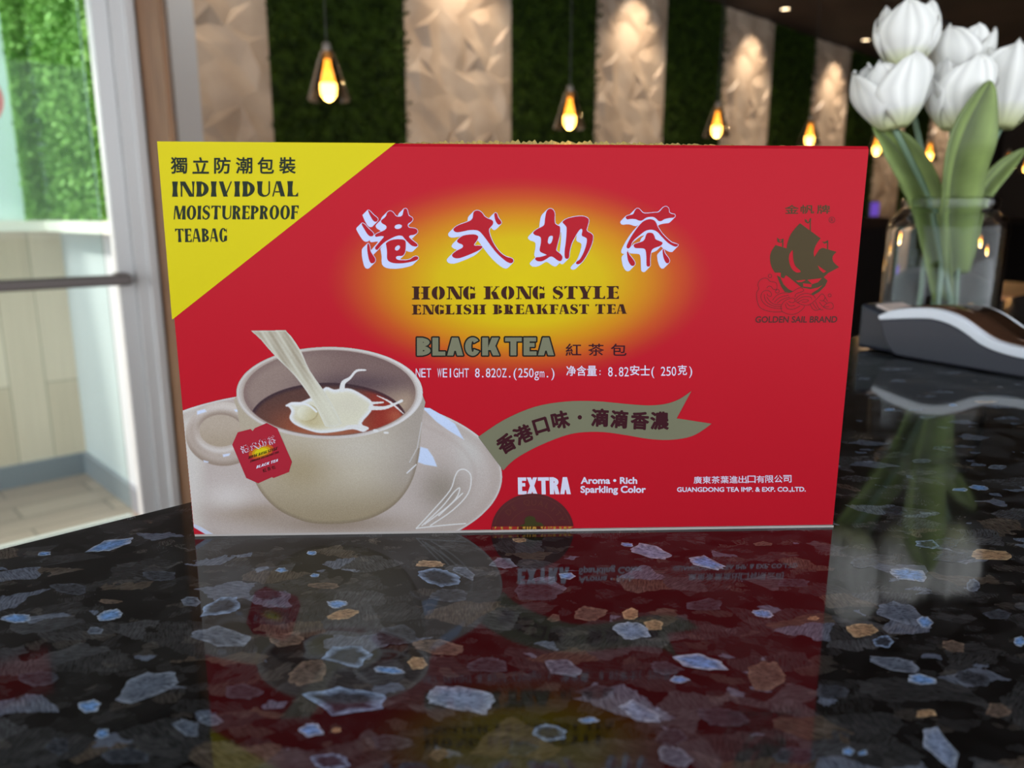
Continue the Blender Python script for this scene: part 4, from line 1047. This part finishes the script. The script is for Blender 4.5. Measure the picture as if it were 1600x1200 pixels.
    tc_ = mixc((96, 66, 60), (150, 84, 62), sm(620, 668, Y) * sm(390, 470, X)); tc_ = mixc(tc_, (150, 54, 44), sm(545, 600, X)); tc_ = mixc(tc_, (178, 96, 72), .8 * np.exp(-(((X - 618) / 14) ** 2 + ((Y - 650) / 12) ** 2)))
    tc_ = mixc(tc_, (172, 108, 82), .7 * np.exp(-(((X - 510) / 46) ** 2 + ((Y - 676) / 7) ** 2)))
    tc_ = mixc(tc_, (62, 46, 54), sm(-9, -1, se(513, 656, 122, 58)) * .85)
    lay(al(dt, 1), tc_)
    # milk
    ml = lambda pts: [(280 + a / 3.4275, 500 + b / 3.4275) for a, b in pts]
    pool = smooth(ml([(575,458),(600,440),(640,442),(690,422),(740,400),(785,358),(830,372),(870,366),(920,368),(980,398),(1035,440),(1028,490),(978,552),(1008,582),(985,600),(930,585),(850,598),(760,606),(690,590),(620,560),(590,525),(600,490),(588,468)]), 3)
    dp = sd(pool)
    mc = mixc((224, 218, 196), (206, 194, 158), .8 * np.exp(-(((X - 480) / 22) ** 2 + ((Y - 658) / 14) ** 2)))
    mc = mixc(mc, (232, 234, 242), sm(-9, -1, dp) * .9); mc = mixc(mc, (214, 206, 188), .6 * np.exp(-(((X - 545) / 25) ** 2 + ((Y - 632) / 14) ** 2)))
    lay(al(dp, .8), mc); lay(al(np.abs(dp + .2) - .5, .8) * .35, (170, 140, 130))
    mc2 = mixc((196, 180, 138), (214, 204, 170), sm(480, 540, X))
    lay(al(se(497, 655, 25, 13), 5) * .75, mc2)
    lay(al(se(480, 645, 16, 12.5), 1.2), mixc((232, 228, 208), (206, 194, 156), sm(462, 494, X + (Y - 645) * .6)))
    lay(al(np.abs(se(480, 645, 16, 12.5)) - .7, .9) * .7 * sm(476, 488, X), (164, 148, 108))
    lay(al(sline(smooth(ml([(575,458),(620,444),(690,455),(735,490)]), 4, False)) - 1.6, .9), (234, 234, 238))
    for q, w in (([(872,372),(880,335),(915,310),(950,272),(998,268)], [4, 3, 1.8, 1.7, 1.0]), ([(1025,470),(1100,470),(1165,445),(1192,432)], [3.4, 2.4, 1.6, 2.2]), ([(1030,445),(1092,441)], [2, 1]), ([(1060,405),(1130,440),(1200,500)], [.6, 1.6, .5]), ([(900,575),(960,570),(1008,580)], [3, 3, 2]), ([(1045,592),(1060,594)], [2, 2]), ([(1100,603),(1118,604)], [1.6, 1.2])):
        pts = smooth(ml(q), 4, False)
        for i in range(len(pts) - 1):
            k = i / (len(pts) - 1) * (len(w) - 1); j = min(int(k), len(w) - 2); r_ = w[j] + (w[j + 1] - w[j]) * (k - j)
            lay(al(sline(pts[i:i + 2]) - r_, .7), (228, 226, 226))
    strm = smooth(ml([(382,56),(480,53)]), 2, False)[:1] + ml([(570, 53)]) + smooth(ml([(600,85),(650,160),(700,270),(790,400),(845,500),(872,556)]), 3, False) + smooth(ml([(872,556),(830,572),(782,570)]), 3, False) + smooth(ml([(740,480),(700,410),(620,300),(500,180),(440,110)]), 3, False)
    dm = sd(strm)
    q = (X - (280 + 600 / 3.4275)) * .86 - (Y - (500 + 160 / 3.4275)) * .51
    sc_ = mixc((170, 158, 138), (208, 202, 186), .5 + .32 * np.sin(q * .34 + .03 * Y) + .18 * np.sin(q * .9 - .05 * Y)); sc_ = mixc(sc_, (228, 224, 204), sm(560, 640, Y) * .8); sc_ = mixc(sc_, (224, 222, 216), sm(-4, -.5, dm) * .5)
    lay(al(dm), sc_)
    col += rg.normal(0, 5, col.shape[:2])[..., None]
    col = np.clip(col, 0, 255) / 255.0
    lc = np.where(col <= .04045, col / 12.92, ((col + .055) / 1.055) ** 2.4) * INKF
    # keep what lies on the face; the ink ends where the picture ends
    left = 245.5 + (Y - 221) * (305 - 246) / 617.0
    inside = (cov > .5) & (X > left - .5) & (Y < 836.5 - (X - 305) * .0125)
    idx = -np.ones((ny, nx), int); cell = inside[:-1, :-1] & inside[1:, :-1] & inside[:-1, 1:] & inside[1:, 1:]
    use = np.zeros((ny, nx), bool); use[:-1, :-1] |= cell; use[1:, :-1] |= cell; use[:-1, 1:] |= cell; use[1:, 1:] |= cell
    idx[use] = np.arange(use.sum())
    d = np.array(FWD)[None] + np.array(RIGHT)[None] * ((X[use] - 800) / FPX)[:, None] + np.array(UP)[None] * ((600 - Y[use]) / FPX)[:, None]
    bn = np.array(BN); k = (np.array(BC - EYE) @ bn) / (d @ bn)
    P = np.array(EYE)[None] + d * k[:, None] + bn[None] * .00009
    q4 = np.stack([idx[:-1, :-1][cell], idx[1:, :-1][cell], idx[1:, 1:][cell], idx[:-1, 1:][cell]], -1)
    me = bpy.data.meshes.new('cup_picture')
    me.vertices.add(len(P)); me.vertices.foreach_set('co', P.astype(np.float32).ravel())
    me.loops.add(q4.size); me.loops.foreach_set('vertex_index', q4.astype(np.int32).ravel())
    me.polygons.add(len(q4)); me.polygons.foreach_set('loop_start', np.arange(0, q4.size, 4, dtype=np.int32))
    me.update(calc_edges=True); me.validate()
    ca = me.color_attributes.new('Col', 'FLOAT_COLOR', 'POINT')
    rgba = np.ones((len(P), 4), np.float32); rgba[:, :3] = lc[use]; ca.data.foreach_set('color', rgba.ravel())
    me.materials.append(attr_color(ink('cup_picture_ink', (200, 190, 180))))
    o = bpy.data.objects.new('cup_picture', me); COL.objects.link(o)
    o.parent = root; o.matrix_parent_inverse = root.matrix_basis.inverted()
    o['label'] = 'printed picture of a cream cup of tea with milk pouring in'
    # tea bag tag in the picture
    tg = lambda pts: [(285 + a / 7.5, 620 + b / 7.5) for a, b in pts]
    p = Print()
    p.put(region([tg([(990,305),(1115,370),(1285,760),(1250,880),(1070,950),(1050,940),(890,1012),(750,950),(585,560),(650,415),(800,375),(825,400),(850,365)])]), 3, 0)
    ang = math.radians(-17)
    def rot(cx, cy, pts): return [(cx + x * math.cos(ang) - y * math.sin(ang), cy + x * math.sin(ang) + y * math.cos(ang)) for x, y in pts]
    cx, cy = tg([(925, 640)])[0]
    for k, (rx, ry) in enumerate(((20, 10), (15, 7.2), (10.5, 5))): p.put(region([rot(cx, cy, ell(0, 0, rx, ry, 28))]), 4 + k * .3, 1 + k)
    for ch, (zx, zy) in zip('港式奶茶', ((738, 606), (848, 575), (945, 535), (1056, 502))):
        ox, adds, holes = CALLIG[ch]; c0 = tg([(zx, zy)])[0]
        mk = lambda q: rot(c0[0], c0[1], [((a - 600) / 75.0, (b_ - 600) / 75.0) for a, b_ in q])
        A = [mk(q) for q in adds]
        p.put(region(dilate(sweep(A, (-.8, .8)), .12)), 5, 4); p.put(region(A), 6, 5)
    def rq(z0, z1, hh):          # baseline ends in zoom pixels, cap height
        a, b_ = tg([z0, z1]); ux, uy = math.sin(ang) * hh, -math.cos(ang) * hh
        return [a, b_, (b_[0] - ux, b_[1] + uy), (a[0] - ux, a[1] + uy)]
    p.put(word('HONG KONG STYLE', .34, .12, 'stencil', .1, .4, rq((772, 728), (1108, 618), 5.0)), 5.5, 6)
    p.put(word('ENGLISH BREAKFAST TEA', .34, .12, 'stencil', .1, .4, rq((795, 768), (1128, 657), 3.6)), 5.5, 6)
    p.put(word('BLACK TEA', .27, .2, 'block', .08, .3, rq((868, 838), (1120, 755), 4.8)), 5, 4)
    for i, ch in enumerate('紅茶包'): c0 = tg([(965 + i * 52, 858 - i * 17)])[0]; p.put(char_at(ch, c0[0], c0[1], 6.2, ang, .01), 5, 6)
    p.build('tag_print', [ink('tag_red', (178, 42, 58)), ink('tag_orange', (204, 96, 40)), ink('tag_amber', (214, 160, 30)), ink('tag_yellow', (222, 206, 30)), MATS['ink_white'], MATS['ink_red'], MATS['ink_black']], root, 'printed red tea bag tag')
build_box()

# =================================================================== TULIPS IN A GLASS JAR
VY = 0.87
VC = at_y(1472, 415, VY); VC = Vector((VC.x, VY, COUNTER))
def vpx(px, py, dy=0.0): return at_y(px, py, VY + dy)
def build_vase():
    zr = vpx(1471, 309).z - COUNTER; zs_ = vpx(1471, 337).z - COUNTER; zn = vpx(1471, 326).z - COUNTER
    R = (vpx(1556, 420) - vpx(1388, 420)).length / 2; rn = (vpx(1538, 312) - vpx(1407, 312)).length / 2
    w = .003
    prof = [(.0005, 0), (R - .006, 0), (R - .001, .003), (R, .010), (R, zs_ - .012), (R - .003, zs_ - .003), (rn + .004, zs_ + .003), (rn, zs_ + .008), (rn, zn), (rn + .0025, zn + .003), (rn + .0025, zr - .002), (rn, zr), (rn - w, zr - .001),
            (rn - w, zs_ + .006), (rn - w - .001, zs_ + .001), (R - w - .006, zs_ - .006), (R - w, zs_ - .014), (R - w, .016), (R - w - .006, .009), (.0005, .008)]
    g = mat('clear_jar_glass', (250, 252, 252), .0, trans=1.0, ior=1.24)
    o = MB().lathe(prof, (0, 0, 0), 64).build('glass_jar', g, None, True)
    o.location = VC
    o.data.set_sharp_from_angle(angle=math.radians(38))
    tag(o, 'clear glass jar with rounded shoulders holding white tulips behind the terminal', 'vase')
    bm = bmesh.new(); bm.from_mesh(o.data); bmesh.ops.recalc_face_normals(bm, faces=bm.faces); bm.to_mesh(o.data); bm.free()
    return R, rn, zr
VR, VRN, VZR = build_vase()
def paint(o, cols):
    ca = o.data.color_attributes.new('Col', 'FLOAT_COLOR', 'POINT')
    ca.data.foreach_set('color', np.array(cols, dtype=np.float32).ravel())
def petal(parent, c, axes, R, H, a, wide, inner, seed, open_=0.0):
    r = random.Random(seed); nu, nv = 12, 16; v = []; f = []; cols = []
    ph = r.uniform(0, 6.28); ax, ay, az = axes
    for i in range(nv + 1):
        t = i / nv
        rad = R * (1.0 if not inner else .86) * (math.sin(math.pi * (.05 + t * .70)) ** .62) * (1 + open_ * t * t * 1.4)
        wv = wide * 1.22 * min(1, ((1 - t) * 2.3 + .0001)) ** .5 * (.45 + .55 * min(1, t * 2.6) ** .8)
        for j in range(nu + 1):
            u = -1 + 2 * j / nu
            q = a + u * wv
            rr = rad * (1 + .035 * math.sin(u * 7 + ph) * t + .03 * math.sin(t * 9 + ph + u * 2) - .05 * (1 - u * u) * t * (1 if not inner else -.5)) + .0012 * math.cos(u * 14 + ph) * t
            z = H * (t * (1 - .05 * u * u * t) + .025 * math.sin(u * 5 + ph) * t * t)
            v.append(c + ax * (rr * math.cos(q)) + ay * (rr * math.sin(q)) + az * z)
            k = max(0, 1 - t * 3.2); s_ = .93 + .07 * math.sin(u * 22 + ph)
            cw = (236 * s_, 234 * s_, 228 * s_); cg = (196, 200, 140)
            cols.append(lin(tuple(cw[m] * (1 - k) + cg[m] * k for m in range(3))))
    w = nu + 1
    for i in range(nv):
        for j in range(nu): f.append((i * w + j, i * w + j + 1, (i + 1) * w + j + 1, (i + 1) * w + j))
    o = link_mesh('petal', v, f, MATS['petal_white'], parent, True); paint(o, cols); solidify(o, .0006)
def leaf(parent, pts, width, facing, seed, fold=.55):
    r = random.Random(seed); P = [Vector(p) for p in pts]
    L = 22; nu = 8; v = []; f = []; cols = []
    def sp_(t):
        k = t * (len(P) - 1); i = min(int(k), len(P) - 2); u = k - i
        a, b, c, d = P[max(i - 1, 0)], P[i], P[i + 1], P[min(i + 2, len(P) - 1)]
        return .5 * (2 * b + (c - a) * u + (2 * a - 5 * b + 4 * c - d) * u * u + (3 * b - a - 3 * c + d) * u ** 3)
    fc = Vector(facing).normalized()
    for i in range(L + 1):
        t = i / L; p = sp_(t); d = (sp_(min(1, t + .02)) - sp_(max(0, t - .02))).normalized()
        side = d.cross(fc).normalized(); nn = side.cross(d)
        wd_ = width * (.28 + .72 * math.sin(math.pi * min(1, .12 + .72 * t)) ** 1.0) * min(1, (1 - t) * 4.0 + .02) ** .6
        for j in range(nu + 1):
            u = -1 + 2 * j / nu
            v.append(p + side * (u * wd_) + nn * (fold * wd_ * (abs(u) - .5)))
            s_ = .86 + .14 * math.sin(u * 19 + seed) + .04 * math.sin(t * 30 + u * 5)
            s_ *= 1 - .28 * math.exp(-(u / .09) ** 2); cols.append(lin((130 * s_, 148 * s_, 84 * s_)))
    w = nu + 1
    for i in range(L):
        for j in range(nu): f.append((i * w + j, i * w + j + 1, (i + 1) * w + j + 1, (i + 1) * w + j))
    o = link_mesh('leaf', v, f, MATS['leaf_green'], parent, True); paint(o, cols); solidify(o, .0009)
def build_tulips():
    m = attr_color(mat('petal_white', (236, 234, 230), .55, spec=.25)); nodes(m)[2].inputs['Subsurface Weight'].default_value = .12; nodes(m)[2].inputs['Subsurface Radius'].default_value = (.004, .004, .003)
    attr_color(mat('leaf_green', (120, 150, 80), .5, spec=.3)); mat('stem_green', (106, 130, 106), .5)
    PX = (vpx(1500, 200) - vpx(1400, 200)).length / 100
    # base px, tip px, radius px, depth offset, openness, foot of the stem inside the jar (px), leaves
    T = [((1413, 108), (1420, 6), 47, .022, .06, (-.014, .012), [([(1474, 470), (1452, 330), (1416, 250), (1364, 190)], 26, (-.3, -1, .1), -.022)], 'topmost white tulip with tall closed petals, left side of the jar'),
         ((1398, 202), (1388, 92), 51, -.020, .16, (.018, -.010), [([(1455, 420), (1432, 330), (1412, 280), (1390, 322)], 13, (-.2, -1, .2), .012)], 'widest white tulip leaning left, lowest on the left'),
         ((1498, 136), (1506, 42), 46, .030, .10, (.006, .022), [], 'white tulip behind, between the topmost one and the right-hand one'),
         ((1488, 204), (1502, 92), 44, -.014, .24, (-.010, -.020), [([(1492, 430), (1496, 320), (1508, 230), (1548, 126)], 44, (.25, -1, .1), -.088)], 'open white tulip in front, partly covered by the broad leaf'),
         ((1562, 202), (1582, 70), 54, .006, .10, (.024, .004), [([(1518, 400), (1528, 320), (1556, 275), (1602, 232)], 15, (0, -1, .4), -.012)], 'rightmost white tulip cut off by the edge of the photo')]
    for i, (b, tip, rp, dy, op, ft, leaves, lab) in enumerate(T):
        B = vpx(b[0], b[1], dy); E = vpx(tip[0], tip[1], dy)
        foot = VC + Vector((ft[0], ft[1], .012))
        e = empty('tulip', foot, 0, lab, 'flower', 'white tulips in the glass jar')
        az = (E - B).normalized(); ax = az.cross(Vector((0, 1, 0))).normalized(); ay = az.cross(ax)
        H = (E - B).length; R = rp * PX
        a0 = [1.1, 1.9, .6, 1.6, 1.2][i]
        for k in range(3): petal(e, B, (ax, ay, az), R, H * (.97 + .05 * (k == 1)), a0 + 2.094 * k + 1.047, .92, True, i * 10 + k, op * .5)
        for k in range(3): petal(e, B, (ax, ay, az), R, H * (.93 + .06 * (k == 0)), a0 + 2.094 * k, .98, False, i * 10 + k + 5, op)
        neck = VC + Vector(((B.x - VC.x) * .30, (B.y - VC.y) * .30 , VZR * .98))
        if (neck - VC).xy.length > VRN * .72: neck.xy = VC.xy + (neck - VC).xy.normalized() * VRN * .72
        pts = []
        for q in range(15):
            t = q / 14
            pts.append((1 - t) ** 2 * foot + 2 * t * (1 - t) * (neck * 1.0) + t * t * (B - az * .001) if False else (foot * (1 - 2 * t) + neck * 2 * t if t < .5 else neck * (2 - 2 * t) + B * (2 * t - 1)))
        pts = [pts[0]] + [(pts[q - 1] + pts[q] * 2 + pts[q + 1]) / 4 for q in range(1, 14)] + [pts[-1]]
        MB().tube(pts, .0030, 10).build('stem', MATS['stem_green'], e, True)
        for pl, wpx, fc, ly in leaves:
            q = []
            for k, (x, y) in enumerate(pl):
                p3 = vpx(x, y, ly * min(1, k / 1.5) * .6)
                if p3.z < COUNTER + VZR + .01:
                    rel = (p3 - VC).xy
                    lim = VRN * .62
                    if rel.length > lim: p3.xy = VC.xy + rel.normalized() * lim
                q.append(p3)
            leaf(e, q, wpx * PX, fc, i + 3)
build_tulips()

# =================================================================== CARD TERMINAL
def build_terminal():
    A0 = on_z(1392, 556, COUNTER); A1 = on_z(1602, 593, COUNTER)
    ud = (A1 - A0).normalized(); vd = Vector((-ud.y, ud.x, 0))
    if vd.x < 0: vd = -vd
    e = empty('card_terminal', A0, math.atan2(ud.y, ud.x), 'dark grey card payment terminal with a white rim lying in front of the jar', 'card terminal')
    n = vd
    P = lambda x, y: on_plane(x, y, A0, n)
    top = smooth([(1371, 493), (1395, 484), (1425, 481), (1455, 482), (1482, 489), (1505, 501), (1528, 518), (1550, 531), (1575, 539), (1602, 545), (1640, 551)], 3, False)
    low = smooth([(1372, 500), (1395, 499), (1425, 498), (1455, 499), (1482, 507), (1505, 520), (1528, 537), (1550, 548), (1575, 556), (1602, 562), (1640, 568)], 3, False)
    bot = smooth([(1374, 505), (1380, 528), (1390, 548), (1405, 557), (1440, 563), (1480, 570), (1520, 577), (1560, 584), (1602, 591), (1640, 597)], 3, False)
    W = .072
    def z_ok(p): return Vector((p.x, p.y, max(p.z, COUNTER + .0012)))
    body = mat('terminal_grey', (62, 62, 72), .42); wht = mat('terminal_white', (240, 244, 252), .35); scr = mat('terminal_screen', (122, 84, 62), .12, .6, metal=.7, coat=.5, coat_r=.02)  # copper tint painted into the screen colour, in place of reflections
    def strip(name, a, b, m, inset0, inset1, off=0.0, par=e):
        """shell between two profile lines, closed over the width"""
        L = min(len(a), len(b)); v = []; f = []
        for i in range(L):
            pa, pb = z_ok(P(*a[i])), z_ok(P(*b[i]))
            v += [pa + vd * inset0, pb + vd * inset0, pb + vd * (W - inset0), pa + vd * (W - inset0)]
        for i in range(L - 1):
            k = 4 * i
            for j in range(4): f.append((k + j, k + 4 + j, k + 4 + (j + 1) % 4, k + (j + 1) % 4))
        f += [(3, 2, 1, 0), tuple(4 * (L - 1) + j for j in range(4))]
        o = link_mesh(name, v, f, m, par)
        bm = bmesh.new(); bm.from_mesh(o.data); bmesh.ops.recalc_face_normals(bm, faces=bm.faces); bm.to_mesh(o.data); bm.free()
        return bevel(o, .0018, 2)
    def resample(a, k):
        o = []
        for i in range(k):
            t = i / (k - 1) * (len(a) - 1); j = min(int(t), len(a) - 2); o.append(tuple(a[j][m] + (a[j + 1][m] - a[j][m]) * (t - j) for m in (0, 1)))
        return o
    top, low, bot = (resample(q, 34) for q in (top, low, bot))
    strip('body', low, bot, body, .0008, 0)
    strip('rim', top, low, wht, 0, 0)
    # the glossy top sunk between the rims
    v = []; f = []; L = len(top)
    for i in range(2, L):
        pa = z_ok(P(*top[i])) + Vector((0, 0, .0006))
        for s_ in (.009, W - .009): v.append(pa + vd * s_); 
    for i in range(L - 3): f.append((2 * i, 2 * i + 2, 2 * i + 3, 2 * i + 1))
    solidify(link_mesh('screen', v, f, scr, e, True), .0012)
    # paper cover at the back end
    c0 = P(1373, 520); d = -ud
    mb = MB()
    b0 = Vector((A0.x, A0.y, COUNTER + .0015)) + vd * .006 - ud * .0
    w2 = vd * (W - .012)
    q = [b0, b0 + d * .045, b0 + d * .045 + w2, b0 + w2]
    hi = [.034, .046]
    mb.hexa(q + [q[0] + Vector((0, 0, hi[0])), q[1] + Vector((0, 0, hi[1])), q[2] + Vector((0, 0, hi[1])), q[3] + Vector((0, 0, hi[0]))])
    bevel(mb.build('paper_cover', mat('terminal_dark_cover', (44, 46, 56), .35), e), .004, 3)
    mb = MB(); q = [b0 + d * .004 + vd * .01 + Vector((0, 0, .036)), b0 + d * .034 + vd * .01 + Vector((0, 0, .044)), b0 + d * .034 + vd * .05 + Vector((0, 0, .044)), b0 + d * .004 + vd * .05 + Vector((0, 0, .036))]
    mb.hexa([x + Vector((0, 0, -.002)) for x in q] + [x + Vector((0, 0, .0012)) for x in q]); mb.build('receipt_paper', mat('receipt_white', (226, 206, 196), .6), e)
build_terminal()
